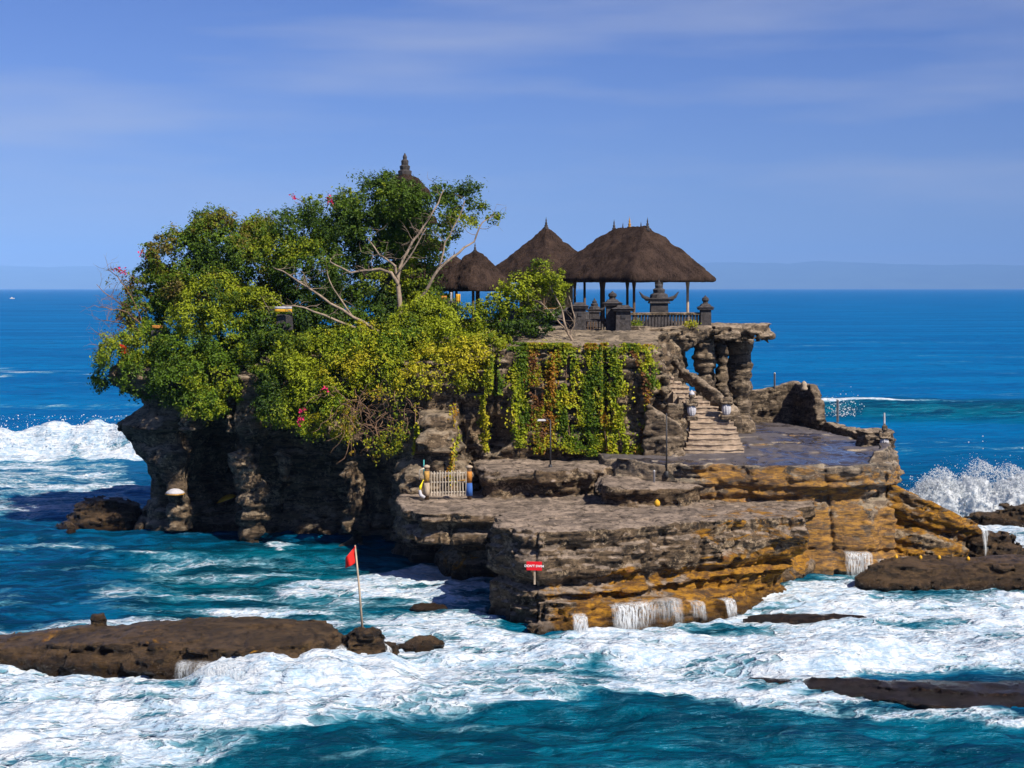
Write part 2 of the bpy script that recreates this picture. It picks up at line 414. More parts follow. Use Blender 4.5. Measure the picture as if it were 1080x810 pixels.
# the white water round the rocks
main = soft([(-400, 700), (0, 694), (120, 700), (230, 712), (430, 668), (520, 662), (580, 672), (640, 664), (760, 644), (830, 612), (930, 606), (1000, 622), (1400, 616), (1400, 728), (1080, 716), (900, 716), (800, 742), (700, 738), (560, 744), (440, 752), (330, 766), (240, 792), (150, 830), (-400, 860)], 9)
foam = np.maximum(foam, main * (0.93 + 0.45 * fbm(xx * 0.35, yy * 0.6, xx * 0 + 2, 3)))
foam = np.maximum(foam, soft([(640, 690), (800, 680), (1400, 680), (1400, 712), (1080, 712), (860, 716), (700, 732)], 8) * 1.0)
foam = np.maximum(foam, soft([(760, 735), (870, 728), (960, 742), (1080, 754), (1400, 760), (1400, 770), (1040, 764), (900, 752), (780, 745)], 4) * 0.85)
foam = np.maximum(foam, soft([(405, 606), (440, 594), (530, 594), (530, 632), (470, 640), (300, 634), (270, 622)], 7) * 0.88)
foam = np.maximum(foam, soft([(390, 655), (410, 642), (530, 652), (540, 672), (400, 680)], 5) * 0.75)
foam = np.maximum(foam, soft([(-400, 662), (0, 662), (150, 652), (420, 652), (520, 640), (520, 660), (420, 668), (-400, 690)], 7) * 0.80)
foam = np.maximum(foam, soft([(190, 590), (420, 596), (530, 640), (530, 665), (150, 655), (60, 640)], 14) * (0.50 + 0.5 * fbm(xx * 0.15, yy * 0.7, xx * 0 + 12, 3)))
foam = np.maximum(foam, soft([(-400, 590), (300, 588), (300, 640), (-400, 650)], 14) * (0.22 + 0.5 * fbm(xx * 0.12, yy * 0.6, xx * 0 + 15, 3)))
foam = np.maximum(foam, soft([(-400, 305), (1500, 305), (1500, 480), (-400, 480)], 5) * (0.10 + 0.55 * fbm(xx * 0.05, yy * 0.16, xx * 0 + 25, 3)))
foam = np.maximum(foam, soft([(-400, 735), (1400, 735), (1400, 900), (-400, 900)], 8) * (0.12 + 0.5 * fbm(xx * 0.14, yy * 0.9, xx * 0 + 35, 3)))
foam = np.maximum(foam, soft([(-400, 566), (60, 570), (140, 575), (120, 582), (-400, 580)], 6) * 0.55)
foam = np.maximum(foam, soft([(-400, 484), (140, 484), (148, 548), (-400, 548)], 9) * 0.66)
foam = np.maximum(foam, soft([(950, 545), (1400, 530), (1400, 620), (930, 606)], 8) * 0.82)
foam = np.maximum(foam, soft([(284, 578), (296, 570), (330, 578), (300, 584)], 3) * 0.9)
foam = np.maximum(foam, soft([(-400, 388), (0, 390), (90, 392), (90, 396), (-400, 396)], 2) * 0.6)
teal = np.maximum(teal, np.clip(soft([(150, 580), (420, 570), (540, 600), (530, 650), (170, 655)], 90) * 1.3 + 0.35 * fbm(xx * 0.25, yy * 0.5, xx * 0 + 3, 3), 0, 0.9) * sst(-26, -14, xx) * sst(58, 62, yy) * sst(86, 80, yy))
teal = np.maximum(teal, soft([(-400, 900), (200, 770), (400, 745), (800, 730), (1100, 760), (1400, 760), (1400, 1100), (-400, 1100)], 14) * 0.75)
teal = np.maximum(teal, main * 0.7)
# breaker rolling in behind the island at the left
Yc = 125 + 2.0 * vn(xx * 0.05, xx * 0, xx * 0) + 0.05 * (xx + 42)
side = sst(-23, -29, xx) * (1 - sst(90, 150, -xx))
bk = np.where(yy < Yc, np.exp(-((yy - Yc) / 1.7) ** 2), np.exp(-((yy - Yc) / 6.0) ** 2))
amp = 2.8 * (0.85 + 0.18 * vn(xx * 0.17 + 3, xx * 0, xx * 0) + 0.1 * vn(xx * 0.6, xx * 0, xx * 0))
z += side * bk * amp
inb = side * sst(Yc + 1.2, Yc + 0.2, yy) * sst(Yc - 5.5, Yc - 3.0, yy)
foam = np.maximum(foam, inb * 1.35); teal = np.maximum(teal, side * bk * 0.3)
lump = fbm(xx * 0.7, yy * 0.7, z * 0.8, 5)
z += inb * 0.5 * lump
# green swell with whitecaps behind the island at the right
Yg = 166 + 3.0 * vn(xx * 0.03 + 7, xx * 0, xx * 0) - 0.12 * (xx - 45)
side = sst(24, 32, xx) * sst(200, 120, xx)
bk = np.where(yy < Yg, np.exp(-((yy - Yg) / 4.0) ** 2), np.exp(-((yy - Yg) / 9.0) ** 2))
z += side * bk * 1.9; teal = np.maximum(teal, side * np.exp(-((yy - Yg + 2.5) / 5.0) ** 2) * 0.85)
foam = np.maximum(foam, side * np.exp(-((yy - Yg + 0.3) / 0.7) ** 2) * (0.45 + 0.8 * vn(xx * 0.22, xx * 0 + 4, xx * 0)))
# rising swell in front of the dark cliff
Ym = 77.8 + 1.2 * vn(xx * 0.12, xx * 0 + 2, xx * 0)
side = sst(-25, -20, xx) * sst(-4, -9, xx)
z += side * np.where(yy < Ym, np.exp(-((yy - Ym) / 0.9) ** 2), np.exp(-((yy - Ym) / 2.4) ** 2)) * 0.55
foam = np.maximum(foam, side * np.exp(-((yy - Ym) / 0.25) ** 2) * (0.25 + 0.55 * vn(xx * 0.6, xx * 0 + 4, xx * 0)))
# water heaped against the flat rock and pouring off it
side = sst(-11.9, -10.4, xx) * sst(-2.9, -4.6, xx)
Ye = 53.2 + 0.5 * vn(xx * 0.5, xx * 0, xx * 0 + 3) + 0.12 * vn(xx * 2.2, xx * 0, xx * 0 + 3)
heap = side * sst(Ye - 0.9, Ye, yy) * sst(58.2, 55.5, yy)
z += heap * sst(-5.2, -7.0, xx) * (0.40) + heap * (0.38 + 0.15 * vn(xx * 0.9, yy * 0.9, xx * 0 + 13)); foam = np.maximum(foam, heap * 1.1); foam = np.maximum(foam, side * sst(Ye - 2.5, Ye - 1.6, yy) * sst(Ye + 0.5, Ye, yy) * 1.15)
# surging crest in the middle of the foam
Yk = 56.3 + 0.05 * (xx - 4) + 0.8 * vn(xx * 0.2, xx * 0, xx * 0 + 8)
side = sst(-5.0, -2.5, xx) * (1 - sst(26, 40, xx))
bk = np.where(yy < Yk, np.exp(-((yy - Yk) / 0.7) ** 2), np.exp(-((yy - Yk) / 1.9) ** 2))
z += side * bk * (0.42 + 0.3 * vn(xx * 0.3, xx * 0, xx * 0 + 6)); foam = np.maximum(foam, side * bk * 1.2)
# foam is lumpy, the foreground swell is smooth and long-crested
fm = np.clip(foam, 0, 1)
z += fm * (0.34 * np.abs(fbm(xx * 0.7, yy * 0.9, xx * 0 + 5, 4)) + 0.13 * np.abs(fbm(xx * 2.6, yy * 3.0, xx * 0 + 7, 3)) + 0.12 * fbm(xx * 0.35, yy * 0.5, xx * 0 + 5, 2)) * sst(150, 90, yy)
fg = sst(52.6, 50.2, yy)
z += fg * (-0.12 + 0.20 * np.sin(yy * 1.5 + 1.6 * fbm(xx * 0.12, yy * 0.3, xx * 0, 2) * 3 + xx * 0.12) + 0.10 * fbm(xx * 0.5, yy * 1.8, xx * 0 + 11, 4) * 2)
rip = fbm(xx * 0.8, yy * 1.7, xx * 0 + 21, 4)
z += (1 - fm) * rip * 0.26 * sst(140, 80, yy)
foam = foam * (0.97 + 0.55 * fbm(xx * 0.22 + 5, yy * 0.9, xx * 0 + 31, 4) + 0.35 * fbm(xx * 0.7 + 5, yy * 1.5, xx * 0 + 61, 3)) - 0.10 * sst(0.1, 0.5, foam) * (np.abs(fbm(xx * 0.5, yy * 1.6, xx * 0 + 3, 3)) < 0.1)
Z[cut] = z; FO = np.zeros_like(Z); TE = np.zeros_like(Z); FO[cut] = np.clip(foam, 0, 1.5); TE[cut] = np.clip(teal, 0, 1)
nx_, ny_ = SX.shape; ii = np.arange(nx_ * ny_).reshape(nx_, ny_)
Q = np.stack([ii[:-1, :-1], ii[1:, :-1], ii[1:, 1:], ii[:-1, 1:]], -1).reshape(-1, 4)

M_sea, t, b = newmat('sea_water')
fo = attrn(t, 'foam').outputs['Fac']; te = attrn(t, 'teal').outputs['Fac']
far_n = noise(t, pos(t, (0.012, 0.05, 1)), 1.0, 4, 0.6); mid_n = noise(t, pos(t, (0.25, 0.75, 1)), 1.0, 5, 0.65, 0.4)
deep = mixc(t, rampf(t, far_n, 0.35, 0.65), (0.0, 0.088, 0.245), (0.0, 0.130, 0.32))
deep = mixc(t, rampf(t, mid_n, 0.45, 0.70, 0, 0.55), deep, (0.0, 0.042, 0.14))
tl = mixc(t, rampf(t, mid_n, 0.4, 0.62), (0.0, 0.030, 0.050), (0.0, 0.088, 0.125))
g_ = t.nodes.new('ShaderNodeNewGeometry'); sy_ = t.nodes.new('ShaderNodeSeparateXYZ'); t.links.new(g_.outputs['Position'], sy_.inputs[0])
near = mixc(t, rampf(t, mid_n, 0.42, 0.62), (0.0, 0.025, 0.055), (0.0, 0.075, 0.17))
deep = mixc(t, rampf(t, sy_.outputs[1], 165, 80), deep, near)
wat = mixc(t, te, deep, tl)
pf = pos(t, (0.75, 1.35, 1.0))
f1 = noise(t, pf, 0.9, 8, 0.62, 0.7); f2 = noise(t, pf, 4.0, 6, 0.68, 0.5); f3 = noise(t, pos(t, (0.28, 0.8, 1)), 1.0, 5, 0.6, 0.6)
vor = N(t, 'ShaderNodeTexVoronoi', feature='DISTANCE_TO_EDGE'); vor.inputs['Scale'].default_value = 1.5
wv = N(t, 'ShaderNodeVectorMath', operation='MULTIPLY_ADD'); 
nc = t.nodes.new('ShaderNodeTexNoise'); t.links.new(pf, nc.inputs['Vector']); nc.inputs['Scale'].default_value = 1.8; nc.inputs['Detail'].default_value = 4
t.links.new(nc.outputs['Color'], wv.inputs[0]); wv.inputs[1].default_value = (1.3, 1.3, 1.3); t.links.new(pf, wv.inputs[2]); t.links.new(wv.outputs[0], vor.inputs['Vector'])
lace = rampf(t, vor.outputs['Distance'], 0.0, 0.22, 1.0, 0.0)
nn = mth(t, 'ADD', mth(t, 'ADD', mth(t, 'MULTIPLY', f1, 0.5), mth(t, 'MULTIPLY', f3, 0.42)), mth(t, 'MULTIPLY', f2, 0.18))
# where the foam thins it breaks into a lace
sc_ = mth(t, 'SUBTRACT', mth(t, 'ADD', mth(t, 'MULTIPLY', fo, 0.80), mth(t, 'MULTIPLY', lace, mth(t, 'MULTIPLY', fo, 0.26))), mth(t, 'MULTIPLY', nn, 1.0))
mask = rampf(t, sc_, -0.10, 0.26); milk = rampf(t, sc_, -0.26, 0.06)
spk = noise(t, pos(t, (0.5, 1.6, 1)), 2.2, 4, 0.75)          # stray flecks on open water
flk = rampf(t, spk, 0.745, 0.80, 0, 0.5); mask = mth(t, 'MAXIMUM', mask, flk)
fc = mixc(t, rampf(t, mth(t, 'ADD', mth(t, 'MULTIPLY', f2, 0.55), mth(t, 'MULTIPLY', f1, 0.45)), 0.40, 0.60), (0.28, 0.40, 0.53), (0.60, 0.645, 0.70))
wat = mixc(t, mth(t, 'MULTIPLY', milk, 0.62), wat, (0.10, 0.30, 0.38))
col = mixc(t, mask, wat, fc)
b.inputs['Roughness'].default_value = 0.9; b.inputs['Specular IOR Level'].default_value = 0.0
t.links.new(col, b.inputs['Base Color'])
gl_ = N(t, 'ShaderNodeBsdfGlossy'); gl_.inputs['Color'].default_value = (0.25, 0.60, 1.0, 1); gl_.inputs['Roughness'].default_value = 0.22
lw = N(t, 'ShaderNodeFresnel'); lw.inputs['IOR'].default_value = 1.33
gf = mth(t, 'MULTIPLY', mth(t, 'MINIMUM', lw.outputs[0], 0.26), mth(t, 'SUBTRACT', 1.0, mask))
msh = N(t, 'ShaderNodeMixShader'); t.links.new(gf, msh.inputs[0]); t.links.new(b.outputs[0], msh.inputs[1]); t.links.new(gl_.outputs[0], msh.inputs[2])
t.links.new(msh.outputs[0], t.nodes['Material Output'].inputs['Surface'])
w1 = noise(t, pos(t, (0.5, 1.3, 1)), 1.6, 6, 0.62, 0.4); w2 = noise(t, pos(t, (0.06, 0.2, 1)), 1.0, 5, 0.6)
h = mth(t, 'ADD', mth(t, 'MULTIPLY', w1, 0.55), mth(t, 'ADD', mth(t, 'MULTIPLY', w2, 2.6), mth(t, 'MULTIPLY', mth(t, 'ADD', f1, mth(t, 'MULTIPLY', f2, 0.18)), mth(t, 'MULTIPLY', mask, 0.40))))
bump(t, b, h, 0.5, 1.0); bn = b.inputs['Normal'].links[0].from_socket; t.links.new(bn, gl_.inputs['Normal']); t.links.new(bn, lw.inputs['Normal'])
sea = mesh_np('sea', np.stack([SX.ravel(), SY.ravel(), Z.ravel()], 1), Q, M_sea, None, True, {'foam': FO.ravel(), 'teal': TE.ravel()})
sea['kind'] = 'structure'
del SX, SY, Z, FO, TE, px, py

M_foam, t, b = newmat('white_water')
b.inputs['Base Color'].default_value = (0.66, 0.70, 0.74, 1); b.inputs['Roughness'].default_value = 0.7
bump(t, b, noise(t, pos(t), 6.0, 5, 0.7), 0.1)

# far coast beyond the horizon
def hills(name, x0, x1, Y, prof, seed):
    n = 220; X = np.linspace(x0, x1, n); base = np.interp(X, [a for a, _ in prof], [h for _, h in prof])
    V = []; rows = 9
    for j in range(rows):
        f = j / (rows - 1)
        hh = base * math.sin(f * math.pi / 2) * (1 + 0.10 * fbm(X / 900 + seed, X * 0 + f * 2, X * 0, 4))
        V.append(np.stack([X, np.full(n, Y + 9000 * f), hh + 0.5], 1))
    V = np.concatenate(V); i = np.arange(n * rows).reshape(rows, n)
    Q = np.stack([i[:-1, :-1], i[:-1, 1:], i[1:, 1:], i[1:, :-1]], -1).reshape(-1, 4)
    o = mesh_np(name, V, Q, M_hill, None, True); o['kind'] = 'structure'; return o
M_hill = flat_mat('far_land', (0.05, 0.075, 0.05), 0.9, 0.4, 0.001, 0.0)
hills('far_hills', -27000, 27000, 36000, [(-27000, 800), (-13000, 640), (-9000, 600), (-4000, 500), (2000, 560), (5500, 760), (9000, 790), (12000, 720), (27000, 600)], 3.0)
m, t, b = newmat('sea_air'); t.nodes.remove(b)
pv = t.nodes.new('ShaderNodeVolumePrincipled'); pv.inputs['Color'].default_value = (0.25, 0.50, 1.0, 1)
pv.inputs['Density'].default_value = 4.6e-5; pv.inputs['Anisotropy'].default_value = -0.35
t.links.new(pv.outputs[0], t.nodes['Material Output'].inputs['Volume'])
hz = MB().box((0, 22000, 650), (90000, 52000, 1310)).build('haze', m); hz['kind'] = 'stuff'
HAZE = hz

M_fall, t, b = newmat('falling_white_water')
b.inputs['Base Color'].default_value = (0.50, 0.54, 0.58, 1); b.inputs['Roughness'].default_value = 0.8
tp = N(t, 'ShaderNodeBsdfTransparent'); mx = N(t, 'ShaderNodeMixShader'); t.links.new(rampf(t, noise(t, pos(t, (9, 9, 1.0)), 1.6, 5, 0.7), 0.38, 0.62, 0.0, 0.85), mx.inputs[0])
vl = attrn(t, 'veil').outputs['Fac']; t.links.new(mth(t, 'MULTIPLY', vl, mx.inputs[0].links[0].from_socket), mx.inputs[0])
t.links.new(tp.outputs[0], mx.inputs[1]); t.links.new(b.outputs[0], mx.inputs[2]); t.links.new(mx.outputs[0], t.nodes['Material Output'].inputs['Surface'])

M_spray, t, b = newmat('airborne_spray')
b.inputs['Base Color'].default_value = (0.72, 0.76, 0.80, 1); b.inputs['Roughness'].default_value = 1.0; b.inputs['Specular IOR Level'].default_value = 0.0
tp = N(t, 'ShaderNodeBsdfTransparent'); mx = N(t, 'ShaderNodeMixShader'); t.links.new(rampf(t, noise(t, pos(t), 2.6, 6, 0.75), 0.36, 0.58, 0.12, 0.92), mx.inputs[0])
tl_ = N(t, 'ShaderNodeBsdfTranslucent'); tl_.inputs['Color'].default_value = (0.75, 0.8, 0.85, 1); m2 = N(t, 'ShaderNodeMixShader'); m2.inputs[0].default_value = 0.4; t.links.new(b.outputs[0], m2.inputs[1]); t.links.new(tl_.outputs[0], m2.inputs[2])
t.links.new(tp.outputs[0], mx.inputs[1]); t.links.new(m2.outputs[0], mx.inputs[2]); t.links.new(mx.outputs[0], t.nodes['Material Output'].inputs['Surface'])
# ------------------------------------------------------------------ rocks
# the island itself
lo, hi, vs = (-25.5, 74.0, -1.6), (13.0, 105.0, 12.6), 0.15
body = flat2(lo, hi, vs, [(-21.6, 88), (-20.6, 86.6), (-17, 85.6), (-14.5, 84.6), (-11, 84.2), (-7.6, 82.8), (-5.6, 81.0), (-4.2, 80.6), (-2, 80.9), (-0.8, 80.0), (3.4, 79.9), (7.0, 79.7), (7.9, 80.2), (8.2, 83.5), (9.4, 86.0), (10.0, 92), (10.2, 101), (5, 104), (-15, 104), (-21.5, 97)])
bulge = flat2(lo, hi, vs, [(-6.3, 84), (-6.0, 79.4), (-4.9, 77.6), (-3.1, 77.4), (-2.3, 78.6), (-2.0, 82)])
def island(X, Y, Z):
    left = sst(-2, -9, X)
    prof = left * (2.5 * sst(7.5, 3.0, Z) - 0.9 * sst(1.6, -0.5, Z) - 1.0 * np.exp(-((Z - 8.6) / 1.2) ** 2)) + (1 - left) * -0.35 * sst(10, 5, Z)
    prof = prof + 0.9 * left * sst(9.6, 11, Z)
    # the nose and notch of the left end
    le = sst(-17.5, -20.5, X); prof = prof + le * (-1.3 * np.exp(-((Z - 6.0) / 0.8) ** 2) + 0.5 * np.exp(-((Z - 7.3) / 0.5) ** 2) - 0.9 * sst(7.7, 8.8, Z) - 0.35 * sst(1.8, 0.2, Z) - 2.1 * sst(7.0, 4.5, Z))
    top = np.minimum(10.1 + 1.15 * sst(82, 88, Y) - 1.2 * sst(-14, -20, X) + 1.05 * sst(-3, 1, X), 11.6)
    d = body + prof
    P2 = (bulge + 0.9 * sst(4.5, 8.0, Z) + 0.18 * np.sin(Z * 1.3), Z - 7.5)
    cuts = []
    # hollows the sea has cut
    for c_, r_ in (((-16.9, 86.4, 3.4), (1.65, 4.2, 3.1)), ((-10.6, 83.0, 2.6), (2.3, 2.0, 3.8)), ((-7.2, 81.4, 3.3), (1.0, 2.6, 3.2)),
                   ((-1.2, 79.6, 6.3), (1.5, 1.6, 1.1)), ((7.75, 79.3, 8.0), (0.35, 1.6, 4.2))):
        cuts.append(ell(X, Y, Z, c_, r_))
    # rounded buttresses
    for (a, yb_, r, z0, z1) in ((-14.6, 84.3, 0.75, -2, 9), (-12.7, 84.6, 0.5, 3.5, 9), (-8.9, 82.6, 0.8, -2, 9), (-19.0, 86.3, 0.9, -2, 8)):
        rr = r * (1 + 0.12 * np.sin(Z * 1.7 + a) + 0.25 * sst(5, 8, Z)) * (1 if z0 < 0 else sst(z0 - 0.2, z0 + 2.0, Z))
        c = np.maximum(np.sqrt((X - a - 0.25 * np.sin(Z * 0.8)) ** 2 + (Y - yb_) ** 2) - rr, np.maximum(z0 - Z, Z - z1)); d = smin(d, c, 0.7)
    d = smin(d, ell(X, Y, Z, (-17.9, 84.3, 7.6), (0.6, 0.8, 1.7)), 0.4)
    return [(d, Z - top), P2], cuts
def och(fn):
    def g(V): return {'ochre': np.clip(fn(V[:, 0], V[:, 1], V[:, 2]), -1, 2)}
    return g
o = rock('sea_cliff', lo, hi, vs, island, M_cliff, 0.30, 0.5, 0.12, (0.02, 0), 0.45, 1.0, blk=0.45, attr=och(lambda x, y, z: -0.6 + 0.5 * sst(0.8, 0.2, z)))
o['kind'] = 'structure'

# paved shelf the sea cannot reach
lo, hi, vs = (3.0, 71.2, -1.4), (23.0, 99.5, 6.6), 0.11
plat = flat2(lo, hi, vs, [(6.9, 75.2), (9.0, 74.6), (12, 74.3), (15, 74.0), (17.3, 74.0), (18.6, 74.9), (19.7, 77.0), (20.5, 82), (19.8, 88), (18.0, 97), (9, 98.5), (4, 92), (4.5, 80), (4.8, 76.8)])
corner = flat2(lo, hi, vs, [(17.5, 74.5), (18.5, 74.7), (19.6, 76.6), (19.8, 79), (18.9, 79.2), (18.4, 77)])
def shelf(X, Y, Z):
    prof = 0.25 * np.exp(-((Z - 3.6) / 0.25) ** 2) + 0.55 * sst(2.5, 1.9, Z) * sst(0.7, 1.5, Z) * sst(15, 9, X) - 0.55 * sst(1.2, 0.2, Z) - 0.3 * sst(3.0, 1.4, Z)
    return [(plat + prof, Z - 5.4), (corner + 0.5 * sst(5.4, 6.6, Z), Z - 6.1)], [ell(X, Y, Z, (10.9, 73.7, 2.2), (1.0, 0.8, 0.35))]
o = rock('sea_shelf', lo, hi, vs, shelf, M_shelf, 0.22, 0.22, 0.07, (0.01, 0), 0.25, 4.0,
         attr=och(lambda x, y, z: -0.30 + 1.25 * sst(7.6, 10.0, x) * sst(5.7, 5.1, z) - 0.40 * sst(2.8, 3.6, z) * sst(16, 18.5, x) + 0.3 * sst(2.4, 1.0, z)))
o['kind'] = 'structure'

# lower shelves in front of the vine wall
lo, hi, vs = (-8.5, 68.3, -1.4), (18.0, 84.0, 5.6), 0.11
low = flat2(lo, hi, vs, [(-6.6, 76.5), (-6.0, 73.5), (-4.6, 71.2), (-3, 70.6), (0, 70.2), (3, 69.0), (8, 70.4), (12.4, 71.0), (14.5, 73), (16, 78), (4, 83), (-5.4, 83)])
midl = flat2(lo, hi, vs, [(-2.0, 76.4), (-1.4, 75.5), (2, 75.0), (4.2, 75.3), (4.9, 76.4), (6.9, 77.3), (9, 79), (8, 83), (-2.4, 83)])
led = flat2(lo, hi, vs, [(3.9, 72.6), (5.5, 72.0), (8.1, 72.2), (9.3, 73.6), (8.9, 76), (4.6, 76)])
def lower(X, Y, Z):
    prof = 0.9 * sst(2.1, 1.7, Z) * sst(0.6, 1.4, Z) + 0.25 * np.exp(-((Z - 2.8) / 0.2) ** 2) + 1.4 * sst(-4.5, -7.0, X) * sst(1.5, 3.4, Z) + 2.7 * sst(1.5, -0.5, X) * sst(2.1, 1.3, Z)
    return [(low + prof, Z - 3.55), (midl + 0.45 * sst(4.6, 3.8, Z) + 0.15 * np.sin(X * 2.2) * sst(4.8, 4.2, Z), Z - 5.0),
            (led + 0.35 * sst(4.4, 3.8, Z), Z - 4.65 + 0.04 * (X - 4))], []
o = rock('rock_shelf', lo, hi, vs, lower, M_low, 0.22, 0.30, 0.09, (0.0, 0), 0.25, 8.0,
         attr=och(lambda x, y, z: -0.45 + 0.7 * sst(1.9, 0.9, z) + 0.3 * sst(9, 12, x)))
o['kind'] = 'structure'

# big layered block in the foreground
lo, hi, vs = (-2.6, 60.4, -1.2), (14.6, 75.0, 4.9), 0.075
blk = flat2(lo, hi, vs, [(1.1, 62.0), (3.5, 62.9), (8, 65.4), (11.6, 67.6), (13.1, 67.6), (13.4, 70), (12.6, 73), (8, 74), (0, 73.4), (-0.7, 69), (-0.9, 64.6), (0.2, 62.9)])
toe = flat2(lo, hi, vs, [(1.0, 61.5), (2.4, 61.4), (6, 62.9), (9.4, 65.2), (11.0, 67.2), (7, 70), (1, 66)])
def block(X, Y, Z):
    prof = 0.25 * sst(3.9, 4.2, Z) - 0.05 + 0.55 * np.exp(-((Z - 1.75) / 0.26) ** 2) - 0.12 * np.exp(-((Z - 2.9) / 0.4) ** 2) + 0.75 * sst(3.0, 0.3, Z) * sst(9.5, 12.5, X) + 0.25 * sst(1.0, 0, Z)
    top = 4.12 - 0.05 * (Y - 62)
    return [(blk + prof, Z - top), (toe - 0.2 * sst(0.6, 0, Z), Z - 1.15 + 0.05 * (X - 4))], [ell(X, Y, Z, (6.6, 63.9, 1.9), (1.5, 0.7, 0.3))]
BL = rock('sea_rock', lo, hi, vs, block, M_low, 0.27, 0.22, 0.075, (0.015, 0), 0.22, 12.0,
     attr=och(lambda x, y, z: -0.28 + 1.05 * sst(2.9, 1.2, z) * sst(0.6, 2.0, x) + 0.80 * sst(6.5, 10.5, x)))
hang(BL, None, 'big layered rock block with ochre stains and a thin waterfall at its foot', 'rock')

# smaller rocks
def lump_rock(label, cx, cy, rx, ry, h, mat, seed, vs=0.09, z0=-0.7, flat=0.45, strat=0.12, rough=0.28, group=None, rot=0.0, och_=-0.6, pts=None, fine=0.15, ball=False, slope=0.0):
    fine = min(fine, 0.10 * min(rx, ry))
    lo = (cx - rx - 0.9, cy - ry - 0.9, z0); hi = (cx + rx + 0.9, cy + ry + 0.9, h + 0.7)
    ca, sa = math.cos(rot), math.sin(rot)
    pl = flat2(lo, hi, vs, pts) if pts else None
    def f(X, Y, Z):
        if pl is not None: q = pl + 0.0 * Z; return [(q + 0.9 * sst(h * 0.3, h, Z) * 0.8 - 0.3, Z - h + 0.12 * q + slope * np.maximum(0, -14 - X))], []
        u = ((X - cx) * ca + (Y - cy) * sa) / rx; v = (-(X - cx) * sa + (Y - cy) * ca) / ry
        k = np.sqrt(u * u + v * v + (np.maximum(Z, 0) / (h * (1 + flat))) ** 2)
        if ball: k = np.sqrt(u * u + v * v + (np.maximum(Z - z0 * 0.5, 0) / (h - z0 * 0.5)) ** 2)
        return [((k - 1) * min(rx, ry, h * 1.6), Z - h - (9 if ball else 0) + 0 * X)], []
    o = rock('sea_rock', lo, hi, vs, f, mat, strat, rough, fine, (0, 0), 0.12, seed, blk=0.9, attr=och(lambda x, y, z: och_ + 0 * x))
    return hang(o, None, label, 'rock', group)
lump_rock('long flat brown rock in the left foreground with surf washing over its edge', -14.5, 57.0, 9.0, 3.0, 1.12, M_dark, 21, 0.09,
          pts=[(-24, 57.0), (-22, 55.6), (-17.5, 55.2), (-15, 54.7), (-12.2, 53.8), (-9.8, 53.6), (-7.2, 54.4), (-6.2, 55.2), (-5.9, 57.6), (-7.0, 59.4), (-12, 59.8), (-17, 58.8), (-22, 58.4)], och_=-0.12, strat=0.12, rough=0.34, slope=0.075)
lump_rock('rounded wet rock carrying the pole with the red flag', -5.45, 56.4, 1.15, 1.25, 1.45, M_dark, 23, 0.06, strat=0.06, rough=0.22, ball=True)
lump_rock('low smooth dark boulder in the foam right of the red flag', -3.35, 58.6, 1.25, 0.75, 0.6, M_dark, 25, 0.06, strat=0.05, rough=0.15, ball=True)
lump_rock('small dark rock barely showing in blue water left of the block', -3.6, 65.9, 0.75, 0.45, 0.28, M_dark, 26, 0.06, strat=0.05, rough=0.12)
lump_rock('small round boulder lying on top of the long flat rock', -15.95, 58.6, 0.42, 0.4, 1.42, M_dark, 28, 0.05, z0=0.8, strat=0.03, rough=0.08)
lump_rock('black rounded rock at the foot of the island’s left end', -24.0, 89.5, 2.7, 2.2, 1.7, M_dark, 29, 0.10, strat=0.06, ball=True)
lump_rock('tiny pointed rock standing alone in the sea at the far left', -25.0, 86.0, 0.34, 0.34, 0.75, M_dark, 31, 0.05, strat=0.04, rough=0.1, flat=0.1)
lump_rock('broad dark reef rock dotted with yellow spots at the right edge', 21.4, 71.4, 5.0, 1.7, 1.15, M_dark, 33, 0.09, strat=0.12, rough=0.3,
          pts=[(16.0, 70.3), (17.2, 69.6), (20, 69.3), (26, 69.4), (27, 72.4), (24, 73.2), (19, 73.0), (17, 71.9)], fine=0.14)
lump_rock('humped brown rock behind the broad dark reef at the right', 24.2, 76.5, 2.4, 1.7, 1.7, M_dark, 35, 0.09, ball=True)
lump_rock('far dark rock ridge under the bursting spray at the right', 30.0, 90.0, 3.2, 1.5, 1.15, M_dark, 37, 0.10, ball=True)
lump_rock('thin wet reef slab awash between foam and blue water', 13.6, 52.4, 6.0, 1.6, 0.20, M_wet, 39, 0.08, strat=0.04, rough=0.16,
          pts=[(8.6, 54.2), (10.5, 54.0), (14, 53.6), (19.5, 53.7), (20.3, 52.2), (17.3, 50.9), (15.5, 50.7), (12.5, 52.0), (10.4, 53.2)])
lump_rock('narrow strip of rock awash just right of the big block', 11.9, 64.3, 2.4, 0.28, 0.20, M_wet, 41, 0.06, strat=0.03, rough=0.14)
lump_rock('small rock awash at the far right edge of the foam', 19.6, 58.2, 0.9, 0.4, 0.42, M_wet, 43, 0.06, strat=0.03, rough=0.12)
# ochre slabs at the right foot of the shelf
lo, hi, vs = (17.6, 73.6, -1.2), (26.2, 82.0, 4.9), 0.09
sl1 = flat2(lo, hi, vs, [(18.3, 75.0), (20.0, 74.4), (22.2, 74.8), (23.6, 76.0), (23.9, 78), (22, 80.5), (18.4, 80)])
def slab(X, Y, Z):
    top = 3.9 - 0.45 * (X - 19.6) - 0.06 * (Y - 76)
    return [(sl1 + 0.35 * sst(3.2, 0.4, Z) * sst(20, 23, X) + 0.35 * np.exp(-((Z - 2.2 + 0.3 * (X - 20)) / 0.2) ** 2), Z - top)], []
o = rock('sea_rock', lo, hi, vs, slab, M_cliff, 0.22, 0.40, 0.09, (0.35, 0), 0.15, 17.0, attr=och(lambda x, y, z: 0.72 + 0 * x))
hang(o, None, 'sloping orange stained rock slabs leaning on the right foot of the terrace', 'rock')
